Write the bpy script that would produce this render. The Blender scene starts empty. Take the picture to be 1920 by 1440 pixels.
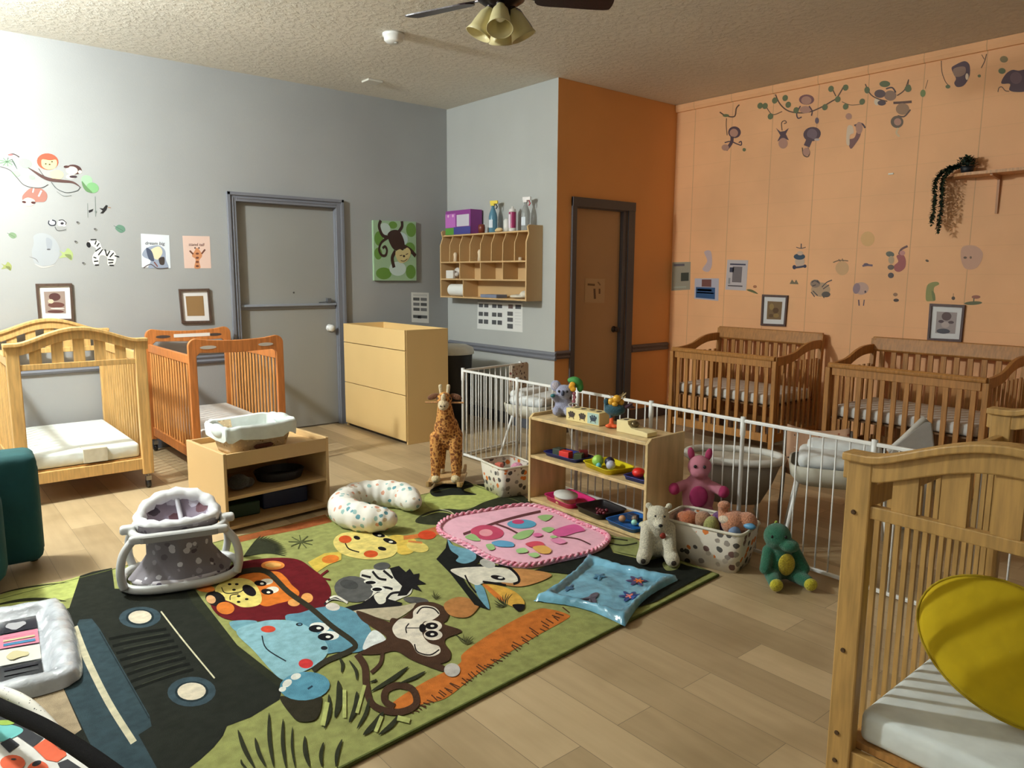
import bpy, bmesh, math, random
from mathutils import Vector, Matrix, Euler
random.seed(7)
PI = math.pi
C = bpy.context.scene.collection
sc = bpy.context.scene

# ---------------------------------------------------------------- camera
FPX = 1386.06
EYE = Vector((0, 0, 1.41))
RR = Vector((.7671, -.6415, .0059)).normalized()
FW = Vector((.6353, .7584, -.1455)).normalized()
DN = FW.cross(RR).normalized()
cam = bpy.data.cameras.new('camera')
cam.sensor_width = 36; cam.lens = FPX / 1920 * 36; cam.clip_start = .02
co = bpy.data.objects.new('camera', cam); C.objects.link(co)
m = Matrix((( RR.x, -DN.x, -FW.x, 0), (RR.y, -DN.y, -FW.y, 0), (RR.z, -DN.z, -FW.z, EYE.z), (0, 0, 0, 1)))
co.matrix_world = m
sc.camera = co
YA, XB, YD, XC, ZC = 6.36, 4.45, 4.73, 6.04, 3.05     # wall planes and ceiling height (m)

def ray(px, py): return RR * ((px - 960) / FPX) + DN * ((py - 720) / FPX) + FW
def on(axis, val):
    def f(px, py):
        d = ray(px, py); return EYE + d * ((val - EYE[axis]) / d[axis])
    return f

# ---------------------------------------------------------------- materials
def lin(c):
    return tuple(((v / 255) / 12.92 if v / 255 <= .04045 else (((v / 255) + .055) / 1.055) ** 2.4) for v in c)
_m = {}
def mat(rgb, rough=.6, kind='plain', metal=0, **k):
    key = (rgb, rough, kind, metal, tuple(sorted(k.items())))
    if key in _m: return _m[key]
    M = bpy.data.materials.new(kind + '_%d_%d_%d' % rgb); M.use_nodes = True
    nt = M.node_tree; N = nt.nodes; L = nt.links; b = N['Principled BSDF']
    c = (*lin(rgb), 1)
    b.inputs['Roughness'].default_value = rough; b.inputs['Metallic'].default_value = metal
    tc = N.new('ShaderNodeTexCoord')
    def noise(scale, det=3, vec=None, st=None):
        n = N.new('ShaderNodeTexNoise'); n.inputs['Scale'].default_value = scale; n.inputs['Detail'].default_value = det
        if st:
            mp = N.new('ShaderNodeMapping'); mp.inputs['Scale'].default_value = st
            L.new(tc.outputs['Object'], mp.inputs['Vector']); L.new(mp.outputs[0], n.inputs['Vector'])
        else: L.new(tc.outputs['Object'], n.inputs['Vector'])
        return n
    def mixc(fac, c1, c2, lo=.35, hi=.65):
        r = N.new('ShaderNodeValToRGB'); r.color_ramp.elements[0].position = lo; r.color_ramp.elements[1].position = hi
        r.color_ramp.elements[0].color = c1; r.color_ramp.elements[1].color = c2; L.new(fac, r.inputs[0]); return r.outputs[0]
    def bump(src, strength, dist=.01):
        bp = N.new('ShaderNodeBump'); bp.inputs['Strength'].default_value = strength; bp.inputs['Distance'].default_value = dist
        L.new(src, bp.inputs['Height']); L.new(bp.outputs[0], b.inputs['Normal'])
    dk = lambda f: (c[0] * f, c[1] * f, c[2] * f, 1)
    col = None
    if kind == 'wood':
        n = noise(5, 4, st=k.get('st', (14, 14, 1.2)))
        col = mixc(n.outputs[0], dk(.78), dk(1.1)); bump(n.outputs[0], .08)
    elif kind == 'paint':
        n = noise(140, 2); n2 = noise(1.3, 2)
        col = mixc(n2.outputs[0], dk(.95), dk(1.04)); bump(n.outputs[0], .25, .002)
    elif kind == 'fur':
        n = noise(k.get('s', 160), 4); col = mixc(n.outputs[0], dk(.6), dk(1.15), .3, .7); bump(n.outputs[0], .9, .008)
        b.inputs['Sheen Weight'].default_value = .3
    elif kind == 'pile':
        n = noise(420, 3); n2 = noise(28, 3)
        col = mixc(n2.outputs[0], dk(.8), dk(1.14), .3, .7); bump(n.outputs[0], .8, .004)
        b.inputs['Specular IOR Level'].default_value = .1
    elif kind == 'cloth':
        n = noise(70, 4); n2 = noise(14, 2); col = mixc(n2.outputs[0], dk(.93), dk(1.03)); bump(n2.outputs[0], .5, .012)
    elif kind == 'spots':
        v = N.new('ShaderNodeTexVoronoi'); v.inputs['Scale'].default_value = k.get('s', 18); v.inputs['Randomness'].default_value = .9
        L.new(tc.outputs['Object'], v.inputs['Vector'])
        r = N.new('ShaderNodeValToRGB'); r.color_ramp.interpolation = 'CONSTANT'
        cols = k['cols']; els = r.color_ramp.elements
        els[0].color = (*lin(cols[0]), 1)
        els[1].position = 1 / len(cols); els[1].color = (*lin(cols[1]), 1)
        for i in range(2, len(cols)):
            e = els.new(i / len(cols)); e.color = (*lin(cols[i]), 1)
        L.new(v.outputs['Color'], r.inputs[0])
        ns = noise(45, 3)
        ad = N.new('ShaderNodeMath'); ad.operation = 'MULTIPLY_ADD'; ad.inputs[1].default_value = .35; L.new(ns.outputs[0], ad.inputs[0]); L.new(v.outputs['Distance'], ad.inputs[2])
        lt = N.new('ShaderNodeMath'); lt.operation = 'LESS_THAN'; lt.inputs[1].default_value = k.get('th', .42); L.new(ad.outputs[0], lt.inputs[0])
        mx = N.new('ShaderNodeMix'); mx.data_type = 'RGBA'; mx.inputs[6].default_value = c
        L.new(lt.outputs[0], mx.inputs[0]); L.new(r.outputs[0], mx.inputs[7]); col = mx.outputs[2]
        n2 = noise(12, 3); bump(n2.outputs[0], .5, .012)
    elif kind == 'ceil':
        n = noise(20, 8); n.inputs['Roughness'].default_value = .62
        r = N.new('ShaderNodeValToRGB'); r.color_ramp.elements[0].position = .46; r.color_ramp.elements[1].position = .62
        L.new(n.outputs[0], r.inputs[0]); bump(r.outputs[0], .8, .006)
        n2 = noise(.9, 2); col = mixc(n2.outputs[0], dk(.92), dk(1.04))
    elif kind == 'planks':
        mp = N.new('ShaderNodeMapping'); mp.inputs['Rotation'].default_value = (0, 0, PI / 2)
        L.new(tc.outputs['Object'], mp.inputs['Vector'])
        br = N.new('ShaderNodeTexBrick'); br.offset = .37; br.inputs['Scale'].default_value = 1
        br.inputs['Brick Width'].default_value = 1.05; br.inputs['Row Height'].default_value = .165
        br.inputs['Mortar Size'].default_value = .0012; br.inputs['Mortar Smooth'].default_value = .2
        br.inputs['Color1'].default_value = (0, 0, 0, 1); br.inputs['Color2'].default_value = (1, 1, 1, 1); br.inputs['Mortar'].default_value = (.25, .25, .25, 1)
        L.new(mp.outputs[0], br.inputs['Vector'])
        r = N.new('ShaderNodeValToRGB'); e = r.color_ramp.elements
        e[0].color = (*lin(k['dark']), 1); e[1].color = c; e[1].position = .85
        g = noise(3, 5, st=(9, .9, 1)); g2 = noise(2.2, 3)
        ma = N.new('ShaderNodeMix'); ma.data_type = 'RGBA'; ma.inputs[0].default_value = .42
        L.new(br.outputs['Color'], ma.inputs[6]); L.new(g.outputs[0], ma.inputs[7]); L.new(ma.outputs[2], r.inputs[0])
        mu = N.new('ShaderNodeMix'); mu.data_type = 'RGBA'; mu.blend_type = 'MULTIPLY'; mu.inputs[0].default_value = 1
        kn = mixc(g2.outputs[0], (.8, .78, .74, 1), (1, 1, 1, 1), .3, .5)
        L.new(r.outputs[0], mu.inputs[6]); L.new(kn, mu.inputs[7])
        m3 = N.new('ShaderNodeMix'); m3.data_type = 'RGBA'; m3.inputs[7].default_value = dk(.35)
        L.new(br.outputs['Fac'], m3.inputs[0]); L.new(mu.outputs[2], m3.inputs[6]); col = m3.outputs[2]
        bump(g.outputs[0], .05)
    elif kind == 'panel':                      # orange wall board with faint vertical grooves
        mp = N.new('ShaderNodeSeparateXYZ'); L.new(tc.outputs['Object'], mp.inputs[0])
        mo = N.new('ShaderNodeMath'); mo.operation = 'MODULO'; mo.inputs[1].default_value = .41; L.new(mp.outputs['Y'], mo.inputs[0])
        lt = N.new('ShaderNodeMath'); lt.operation = 'LESS_THAN'; lt.inputs[1].default_value = .006; L.new(mo.outputs[0], lt.inputs[0])
        mz = N.new('ShaderNodeMath'); mz.operation = 'MODULO'; mz.inputs[1].default_value = .205; L.new(mp.outputs['Z'], mz.inputs[0])
        lz = N.new('ShaderNodeMath'); lz.operation = 'LESS_THAN'; lz.inputs[1].default_value = .004; L.new(mz.outputs[0], lz.inputs[0])
        lz2 = N.new('ShaderNodeMath'); lz2.operation = 'MULTIPLY'; lz2.inputs[1].default_value = .25; L.new(lz.outputs[0], lz2.inputs[0])
        mm = N.new('ShaderNodeMath'); mm.operation = 'MAXIMUM'; L.new(lt.outputs[0], mm.inputs[0]); L.new(lz2.outputs[0], mm.inputs[1])
        mx = N.new('ShaderNodeMix'); mx.data_type = 'RGBA'; mx.inputs[7].default_value = dk(.72)
        n2 = noise(1.6, 3); cc = mixc(n2.outputs[0], dk(.93), dk(1.05))
        L.new(cc, mx.inputs[6]); L.new(mm.outputs[0], mx.inputs[0]); col = mx.outputs[2]
        n = noise(140, 2); bump(n.outputs[0], .25, .002)
    elif kind == 'glass':
        b.inputs['Transmission Weight'].default_value = k.get('tr', .7); b.inputs['IOR'].default_value = 1.3
    elif kind == 'plastic':
        n = noise(9, 4); bump(n.outputs[0], k.get('b', .6), .03); b.inputs['Coat Weight'].default_value = .6; b.inputs['Coat Roughness'].default_value = .08
        col = mixc(n.outputs[0], dk(.75), dk(1.15))
    elif kind == 'plain':
        n = noise(60, 2); bump(n.outputs[0], .04, .004)
    if col is None: b.inputs['Base Color'].default_value = c
    else: L.new(col, b.inputs['Base Color'])
    if k.get('em'): b.inputs['Emission Color'].default_value = c; b.inputs['Emission Strength'].default_value = k['em']
    _m[key] = M
    return M

# ---------------------------------------------------------------- mesh helpers
def BM(): return bmesh.new()
def box(bm, x0, x1, y0, y1, z0, z1, mtx=None, bev=0):
    r = bmesh.ops.create_cube(bm, size=1, matrix=Matrix.Translation(((x0 + x1) / 2, (y0 + y1) / 2, (z0 + z1) / 2)) @ Matrix.Diagonal((abs(x1 - x0), abs(y1 - y0), abs(z1 - z0), 1)))
    vs = r['verts']
    if bev:
        es = list({e for v in vs for e in v.link_edges})
        rb = bmesh.ops.bevel(bm, geom=es, offset=bev, segments=3, profile=.5, affect='EDGES')
        vs = list({v for f in rb['faces'] for v in f.verts} | {v for v in vs if v.is_valid})
    if mtx is not None: bmesh.ops.transform(bm, matrix=mtx, verts=vs)
    return vs
def tube(bm, pts, r, seg=8, closed=False, cap=True):
    pts = [Vector(p) for p in pts]; n = len(pts); rings = []
    rs = r if isinstance(r, (list, tuple)) else [r] * n
    up = None
    for i, p in enumerate(pts):
        a = pts[(i - 1) % n] if (closed or i > 0) else p; b = pts[(i + 1) % n] if (closed or i < n - 1) else p
        t = (b - a).normalized()
        if up is None: up = Vector((0, 0, 1)) if abs(t.z) < .9 else Vector((1, 0, 0))
        u = t.cross(up).normalized(); v = u.cross(t).normalized(); up = v
        rings.append([bm.verts.new(p + (u * math.cos(2 * PI * k / seg) + v * math.sin(2 * PI * k / seg)) * rs[i]) for k in range(seg)])
    for i in range(n if closed else n - 1):
        A, B = rings[i], rings[(i + 1) % n]
        for k in range(seg): bm.faces.new((A[k], A[(k + 1) % seg], B[(k + 1) % seg], B[k]))
    if cap and not closed: bm.faces.new(rings[0][::-1]); bm.faces.new(rings[-1])
def lathe(bm, prof, seg=24, mtx=None):
    rings = []
    for r, z in prof:
        rings.append([bm.verts.new((max(r, .0004) * math.cos(2 * PI * k / seg), max(r, .0004) * math.sin(2 * PI * k / seg), z)) for k in range(seg)])
    for i in range(len(rings) - 1):
        for k in range(seg): bm.faces.new((rings[i][k], rings[i][(k + 1) % seg], rings[i + 1][(k + 1) % seg], rings[i + 1][k]))
    if mtx is not None: bmesh.ops.transform(bm, matrix=mtx, verts=[v for R in rings for v in R])
def ell(bm, c, r, rot=None, sub=3):
    M_ = Matrix.Translation(c) @ (Euler(rot).to_matrix().to_4x4() if rot else Matrix()) @ Matrix.Diagonal((r[0], r[1], r[2], 1))
    bmesh.ops.create_icosphere(bm, subdivisions=sub, radius=1, matrix=M_)
def caps(bm, a, b, ra, rb, n=9):
    a, b = Vector(a), Vector(b)
    for i in range(n):
        t = i / (n - 1); r = ra + (rb - ra) * t
        ell(bm, a.lerp(b, t), (r, r, r), sub=2)
def prism(bm, outline, d0, d1, plane='xz', mtx=None):
    def P(u, v, d): return {'xz': (u, d, v), 'yz': (d, u, v), 'xy': (u, v, d)}[plane]
    A = [bm.verts.new(P(u, v, d0)) for u, v in outline]; B = [bm.verts.new(P(u, v, d1)) for u, v in outline]
    bm.faces.new(A[::-1]); bm.faces.new(B); n = len(A)
    for i in range(n): bm.faces.new((A[i], A[(i + 1) % n], B[(i + 1) % n], B[i]))
    if mtx is not None: bmesh.ops.transform(bm, matrix=mtx, verts=A + B)
def sheet(bm, fn, nu, nv, thick=0):
    g = [[bm.verts.new(fn(i / nu, j / nv)) for j in range(nv + 1)] for i in range(nu + 1)]
    for i in range(nu):
        for j in range(nv): bm.faces.new((g[i][j], g[i + 1][j], g[i + 1][j + 1], g[i][j + 1]))
def obj(name, bm, mt, parent=None, smooth=False, bev=0, remesh=0, solid=0, sub=0, label=None):
    bmesh.ops.recalc_face_normals(bm, faces=bm.faces)
    me = bpy.data.meshes.new(name); bm.to_mesh(me); bm.free()
    if smooth or remesh: me.polygons.foreach_set('use_smooth', [True] * len(me.polygons))
    me.materials.append(mt); o = bpy.data.objects.new(name, me); C.objects.link(o)
    if parent: o.parent = parent
    if remesh:
        r = o.modifiers.new('r', 'REMESH'); r.mode = 'VOXEL'; r.voxel_size = remesh; r.use_smooth_shade = True
        s = o.modifiers.new('s', 'SMOOTH'); s.iterations = 4; s.factor = .5
    if solid: s = o.modifiers.new('t', 'SOLIDIFY'); s.thickness = solid; s.offset = 0
    if bev: s = o.modifiers.new('b', 'BEVEL'); s.width = bev; s.segments = 2; s.limit_method = 'ANGLE'
    if sub: s = o.modifiers.new('u', 'SUBSURF'); s.levels = sub; s.render_levels = sub
    if label: o['label'] = label
    return o
def tag(o, label, cat, group=None):
    o['label'] = label; o['category'] = cat
    if group: o['group'] = group
    return o
def thing(name, label, cat, loc=(0, 0, 0), rz=0, group=None):
    o = bpy.data.objects.new(name, None); o.empty_display_size = .05; C.objects.link(o)
    o.location = loc; o.rotation_euler = (0, 0, rz); return tag(o, label, cat, group)
def struct(name, bm, mt, parent=None, **k):
    o = obj(name, bm, mt, parent, **k)
    if not parent: o['kind'] = 'structure'
    return o
def catmull(pts, n=6, closed=True):
    out = []; N_ = len(pts)
    for i in range(N_ if closed else N_ - 1):
        g = lambda j: pts[j % N_] if closed else pts[max(0, min(N_ - 1, j))]
        p0, p1, p2, p3 = g(i - 1), g(i), g(i + 1), g(i + 2)
        for s in range(n):
            t = s / n
            out.append(tuple(.5 * ((2 * b) + (c - a) * t + (2 * a - 5 * b + 4 * c - d) * t * t + (-a + 3 * b - 3 * c + d) * t ** 3) for a, b, c, d in zip(p0, p1, p2, p3)))
    if not closed: out.append(tuple(pts[-1]))
    return out

class Paint:
    """flat artwork printed on one real plane, several colours, one mesh"""
    def __init__(s, f, nrm, off=.002, step=.0001, kind='plain', rough=.7):
        s.f = f; s.n = Vector(nrm); s.z = off; s.step = step; s.bm = BM(); s.mats = []; s.kind = kind; s.rough = rough; s.T = (0, 0, 1)
    def at(s, x0, y0, k): s.T = (x0, y0, k); return s
    def face(s, pts, col):
        mt = mat(tuple(col), s.rough, s.kind)
        if mt not in s.mats: s.mats.append(mt)
        x0, y0, k = s.T
        vs = [s.bm.verts.new(s.f(x0 + p[0] / k, y0 + p[1] / k) + s.n * s.z) for p in pts]
        f = s.bm.faces.new(vs); f.material_index = s.mats.index(mt); f.normal_update()
        if f.normal.dot(s.n) < 0: f.normal_flip()
        return f
    def poly(s, col, pts, smooth=True):
        s.face(catmull(pts) if smooth else pts, col); s.z += s.step; return s
    def ell(s, col, cx, cy, rx, ry, rot=0):
        c, q = math.cos(rot), math.sin(rot)
        s.face([(cx + rx * math.cos(a) * c - ry * math.sin(a) * q, cy + rx * math.cos(a) * q + ry * math.sin(a) * c) for a in [2 * PI * i / 20 for i in range(20)]], col); s.z += s.step; return s
    def line(s, col, pts, w, taper=False):
        P = catmull(pts, 5, False) if len(pts) > 2 else pts; n = len(P); L_ = []; R_ = []
        for i, p in enumerate(P):
            a = P[max(0, i - 1)]; b = P[min(n - 1, i + 1)]; dx, dy = b[0] - a[0], b[1] - a[1]; l = math.hypot(dx, dy) or 1
            ww = w / 2 * ((1 - abs(2 * i / (n - 1) - 1) ** 2) * .9 + .1 if taper else 1)
            L_.append((p[0] - dy / l * ww, p[1] + dx / l * ww)); R_.append((p[0] + dy / l * ww, p[1] - dx / l * ww))
        for i in range(n - 1): s.face([L_[i], L_[i + 1], R_[i + 1], R_[i]], col)
        s.z += s.step; return s
    def grass(s, col, x, y, n, h, spread, w, ang=-PI / 2):
        for i in range(n):
            a = ang + (i / max(1, n - 1) - .5) * spread + random.uniform(-.1, .1); hh = h * random.uniform(.6, 1)
            s.line(col, [(x + random.uniform(-1, 1) * w * 2, y), (x + math.cos(a) * hh * .5, y + math.sin(a) * hh * .5), (x + math.cos(a + .15) * hh, y + math.sin(a + .15) * hh)], w, True)
        return s
    def done(s, name, parent=None):
        me = bpy.data.meshes.new(name); s.bm.to_mesh(me); s.bm.free()
        for mt in s.mats: me.materials.append(mt)
        o = bpy.data.objects.new(name, me); C.objects.link(o)
        if parent: o.parent = parent
        return o
wallA = on(1, YA); wallC = on(0, XC); wallB = on(0, XB); wallD = on(1, YD)
NA, NC, NB, ND = (0, -1, 0), (-1, 0, 0), (-1, 0, 0), (0, -1, 0)

# ---------------------------------------------------------------- room
GREY = mat((158, 159, 158), .6, 'paint'); TRIM = mat((118, 120, 128), .45, 'paint'); ORG = mat((232, 166, 98), .6, 'paint')
ORP = mat((246, 186, 132), .6, 'panel'); DTR = mat((100, 88, 88), .5, 'paint')
b = BM(); box(b, -2.6, XC + .1, -2.2, YA + .1, -.1, 0); struct('floor', b, mat((196, 172, 134), .42, 'planks', dark=(140, 118, 86)))
b = BM(); box(b, -2.6, XC + .1, -2.2, YA + .1, ZC, ZC + .1); struct('ceiling', b, mat((228, 222, 208), .8, 'ceil'))
D1 = (2.29, 3.20, 2.01); D2 = (4.68, 5.36, 2.01)
b = BM()
box(b, -2.6, D1[0], YA, YA + .1, 0, ZC); box(b, D1[1], XB + .1, YA, YA + .1, 0, ZC); box(b, D1[0], D1[1], YA, YA + .1, D1[2], ZC)
struct('wall_back', b, GREY)
b = BM(); box(b, XB, XB + .1, YD + .001, YA - .001, 0, ZC - .001); struct('wall_right', b, mat((180, 182, 178), .6, 'paint'))
b = BM()
box(b, XB + .001, D2[0], YD, YD + .1, 0, ZC - .001); box(b, D2[1], XC - .001, YD, YD + .1, 0, ZC - .001); box(b, D2[0], D2[1], YD, YD + .1, D2[2], ZC - .001)
struct('wall_recess', b, ORG)
b = BM(); box(b, XC, XC + .1, -2.2, YD + .1, 0, ZC - .001); struct('wall_far_right', b, ORP)
b = BM(); box(b, -2.7, -2.6, -2.2, YA + .1, 0, ZC - .001); struct('wall_left', b, GREY)
b = BM(); box(b, -2.6, XC + .1, -2.3, -2.2, 0, ZC - .001); struct('wall_front', b, GREY)
b = BM(); prism(b, [(XC - .001, ZC - .07), (XC - .02, ZC - .068), (XC - .032, ZC - .04), (XC - .03, ZC - .002), (XC - .001, ZC - .002)], -2.2, YD - .002, 'xz'); struct('trim_1', b, ORP)
# chair rails (wide moulded board)
def rail_prof(s): return [(0, 0), (.018 * s, .004), (.026 * s, .02), (.014 * s, .035), (.024 * s, .055), (.016 * s, .07), (0, .075)]
b = BM(); prism(b, [(YA - .001 - d, .665 + z) for d, z in rail_prof(1)], -2.5, D1[0] - .08, 'yz'); struct('trim_2', b, TRIM)
b = BM(); prism(b, [(YA - .001 - d, .665 + z) for d, z in rail_prof(1)], D1[1] + .08, XB - .03, 'yz'); struct('trim_3', b, TRIM)
b = BM(); prism(b, [(XB - .001 - d, .665 + z) for d, z in rail_prof(1)], YD - .026, YA - .03, 'xz'); struct('trim_4', b, TRIM)
b = BM(); prism(b, [(YD - .001 - d, .675 + z) for d, z in rail_prof(1)], XB + .0, D2[0] - .06, 'yz'); struct('trim_5', b, DTR)
b = BM(); prism(b, [(YD - .001 - d, .675 + z) for d, z in rail_prof(1)], D2[1] + .1, XC - .03, 'yz'); struct('trim_6', b, DTR)
# baseboards
BB = mat((88, 90, 96), .5, 'paint')
b = BM(); box(b, -2.5, D1[0] - .08, YA - .014, YA - .001, 0, .11); box(b, D1[1] + .08, XB - .02, YA - .014, YA - .001, 0, .11); struct('baseboard_back', b, BB)
b = BM(); box(b, XB - .014, XB - .001, YD - .01, YA - .02, 0, .11); struct('baseboard_right', b, BB)
b = BM(); box(b, XC - .014, XC - .001, -2.2, YD - .02, 0, .11); struct('baseboard_far_right', b, mat((110, 80, 60), .5, 'paint'))
b = BM(); box(b, XB + .005, D2[0] - .06, YD - .014, YD - .001, 0, .11); box(b, D2[1] + .1, XC - .02, YD - .014, YD - .001, 0, .11); struct('baseboard_recess', b, DTR)
# door 1 : grey slab in moulded casing, narrow ledge across it, white knob
def casing(b, x0, x1, zt, y, w=.075, d=.022):
    for s, xx in ((-1, x0), (1, x1)):
        a, c = (xx - w, xx) if s < 0 else (xx, xx + w)
        box(b, a, c, y - d, y - .001, 0, zt + w)
        box(b, (a if s < 0 else c - w * .35), (a + w * .35 if s < 0 else c), y - d - .012, y - d, 0, zt + w)
        box(b, a + w * .55, a + w * .7, y - d - .006, y - d, 0, zt + w * .4)
    box(b, x0, x1, y - d, y - .001, zt, zt + w); box(b, x0 - w, x1 + w, y - d - .012, y - d, zt + w * .65, zt + w); box(b, x0, x1, y - d - .006, y - d, zt + w * .3, zt + w * .42)
SLAB = mat((148, 148, 144), .5, 'paint')
b = BM(); box(b, D1[0] + .005, D1[1] - .005, YA + .035, YA + .075, .012, D1[2] - .005); d1 = struct('door_1', b, SLAB)
b = BM(); casing(b, *D1, YA); box(b, D1[0] - .001, D1[0] + .004, YA - .001, YA + .1, 0, D1[2]); box(b, D1[1] - .004, D1[1] + .001, YA - .001, YA + .1, 0, D1[2]); box(b, D1[0], D1[1], YA - .001, YA + .1, D1[2] - .004, D1[2] + .001)
obj('door_frame', b, TRIM, d1, bev=.003)
b = BM(); box(b, 2.30, 3.19, YA - .0, YA + .034, 1.125, 1.145); box(b, 2.30, 3.19, YA + .024, YA + .034, 1.10, 1.125); obj('door_ledge', b, mat((140, 146, 156), .4, 'paint'), d1, bev=.002)
b = BM(); lathe(b, [(0, .001), (.034, .002), (.034, .01), (.014, .014), (.013, .03), (.028, .038), (.032, .055), (.024, .068), (0, .07)], 24, Matrix.Translation((3.125, YA + .034, .915)) @ Matrix.Rotation(PI / 2, 4, 'X'))
obj('door_knob', b, mat((225, 225, 222), .3), d1, smooth=True)
b = BM(); box(b, 3.10, 3.135, YA - .005, YA + .034, 1.15, 1.19); tube(b, [(3.02, YA + .01, 1.152), (3.08, YA + .01, 1.155), (3.12, YA + .005, 1.17)], .006, 6); obj('latch', b, mat((90, 92, 96), .4), d1)
b = BM(); lathe(b, [(0, 0), (.008, .001), (.006, .005), (0, .006)], 12, Matrix.Translation((2.79, YA + .034, 1.245)) @ Matrix.Rotation(PI / 2, 4, 'X')); obj('peephole', b, mat((50, 50, 50), .4), d1)
# door 2 : tan slab in dark casing, poster, hinges
b = BM(); box(b, D2[0] + .004, D2[1] - .06, YD + .035, YD + .075, .012, D2[2] - .005); d2 = struct('door_2', b, mat((190, 152, 110), .55, 'paint'))
CAS2 = mat((88, 84, 88), .5, 'paint')
b = BM()
box(b, D2[0] - .055, D2[0], YD - .02, YD - .001, 0, 2.09); box(b, D2[1], D2[1] + .09, YD - .02, YD - .001, 0, 2.09); box(b, D2[0] - .055, D2[1] + .09, YD - .024, YD - .001, 2.01, 2.09)
box(b, D2[1] - .055, D2[1] - .002, YD - .001, YD + .1, 0, 2.01); box(b, D2[0] - .001, D2[0] + .003, YD - .001, YD + .1, 0, 2.01); box(b, D2[0], D2[1], YD, YD + .1, 2.0, 2.011)
obj('door_frame', b, CAS2, d2, bev=.003)
b = BM(); lathe(b, [(0, .001), (.03, .002), (.03, .008), (.012, .012), (.012, .03), (.026, .038), (.026, .055), (0, .06)], 20, Matrix.Translation((5.24, YD + .034, .91)) @ Matrix.Rotation(PI / 2, 4, 'X'))
obj('door_knob', b, mat((70, 58, 48), .35, 'plain', .6), d2, smooth=True)

# ---------------------------------------------------------------- light
w = bpy.data.worlds.new('w'); sc.world = w; w.use_nodes = True
w.node_tree.nodes['Background'].inputs[0].default_value = (*lin((215, 208, 198)), 1); w.node_tree.nodes['Background'].inputs[1].default_value = .10
def lamp(name, loc, power, col, r=.12, typ='POINT'):
    l = bpy.data.lights.new(name, typ); l.energy = power; l.color = col
    if typ == 'POINT': l.shadow_soft_size = r
    o = bpy.data.objects.new(name, l); o.location = loc; C.objects.link(o); return o
LX, LY = -.38, 4.80
lamp('ceiling_lamp', (LX, LY, 2.80), 440, (.93, 1, 1), .11); lamp('added_fill_lamp', (-1.9, 2.9, 2.80), 32, (.95, 1, .98), .22)  # second lamp is an added, unseen fill that lifts the far walls
cl = thing('ceiling_light', 'round white ceiling light above the left end of the grey wall', 'light', (LX, LY, ZC))
b = BM(); lathe(b, [(0, -.001), (.15, -.001), (.16, -.02), (.15, -.04), (0, -.045)], 32); obj('housing', b, mat((230, 228, 222), .4), cl, smooth=True)
cl = thing('ceiling_light', 'added round white fixture for the fill lamp, out of view on the left side', 'light', (-1.9, 2.9, ZC))  # made-up fixture, only there to go with the added fill lamp
b = BM(); lathe(b, [(0, -.001), (.15, -.001), (.16, -.02), (.15, -.04), (0, -.045)], 32); obj('housing', b, mat((230, 228, 222), .4), cl, smooth=True)
sc.view_settings.view_transform = 'Standard'; sc.view_settings.look = 'None'; sc.view_settings.exposure = .02; sc.view_settings.gamma = 1
# ================================================================ cribs
HONEY = mat((214, 172, 108), .38, 'wood'); ORWOOD = mat((196, 122, 64), .35, 'wood'); ORSLAT = mat((216, 150, 84), .4, 'wood')
OAK = mat((184, 128, 66), .5, 'wood'); SHEET = mat((226, 232, 228), .8, 'cloth'); BLK = mat((28, 26, 26), .4); STEEL = mat((150, 146, 140), .3, 'plain', .8)
def caster(root, x, y, top, r=.032):
    b = BM(); tube(b, [(x, y, top), (x, y, .075)], .009, 8); box(b, x - .016, x + .016, y - .014, y + .022, .055, .085); obj('caster_fork', b, STEEL, root)
    b = BM(); lathe(b, [(0, -.012), (r * .9, -.012), (r, -.006), (r, .006), (r * .9, .012), (0, .012)], 20, Matrix.Translation((x, y + .014, r)) @ Matrix.Rotation(PI / 2, 4, 'Y')); obj('caster_wheel', b, BLK, root, smooth=True)
def mattress(root, x0, x1, y0, y1, z0, z1, mt=SHEET):
    b = BM(); box(b, x0, x1, y0, y1, z0, z1, bev=.022); return obj('mattress', b, mt, root, smooth=True)
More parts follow.
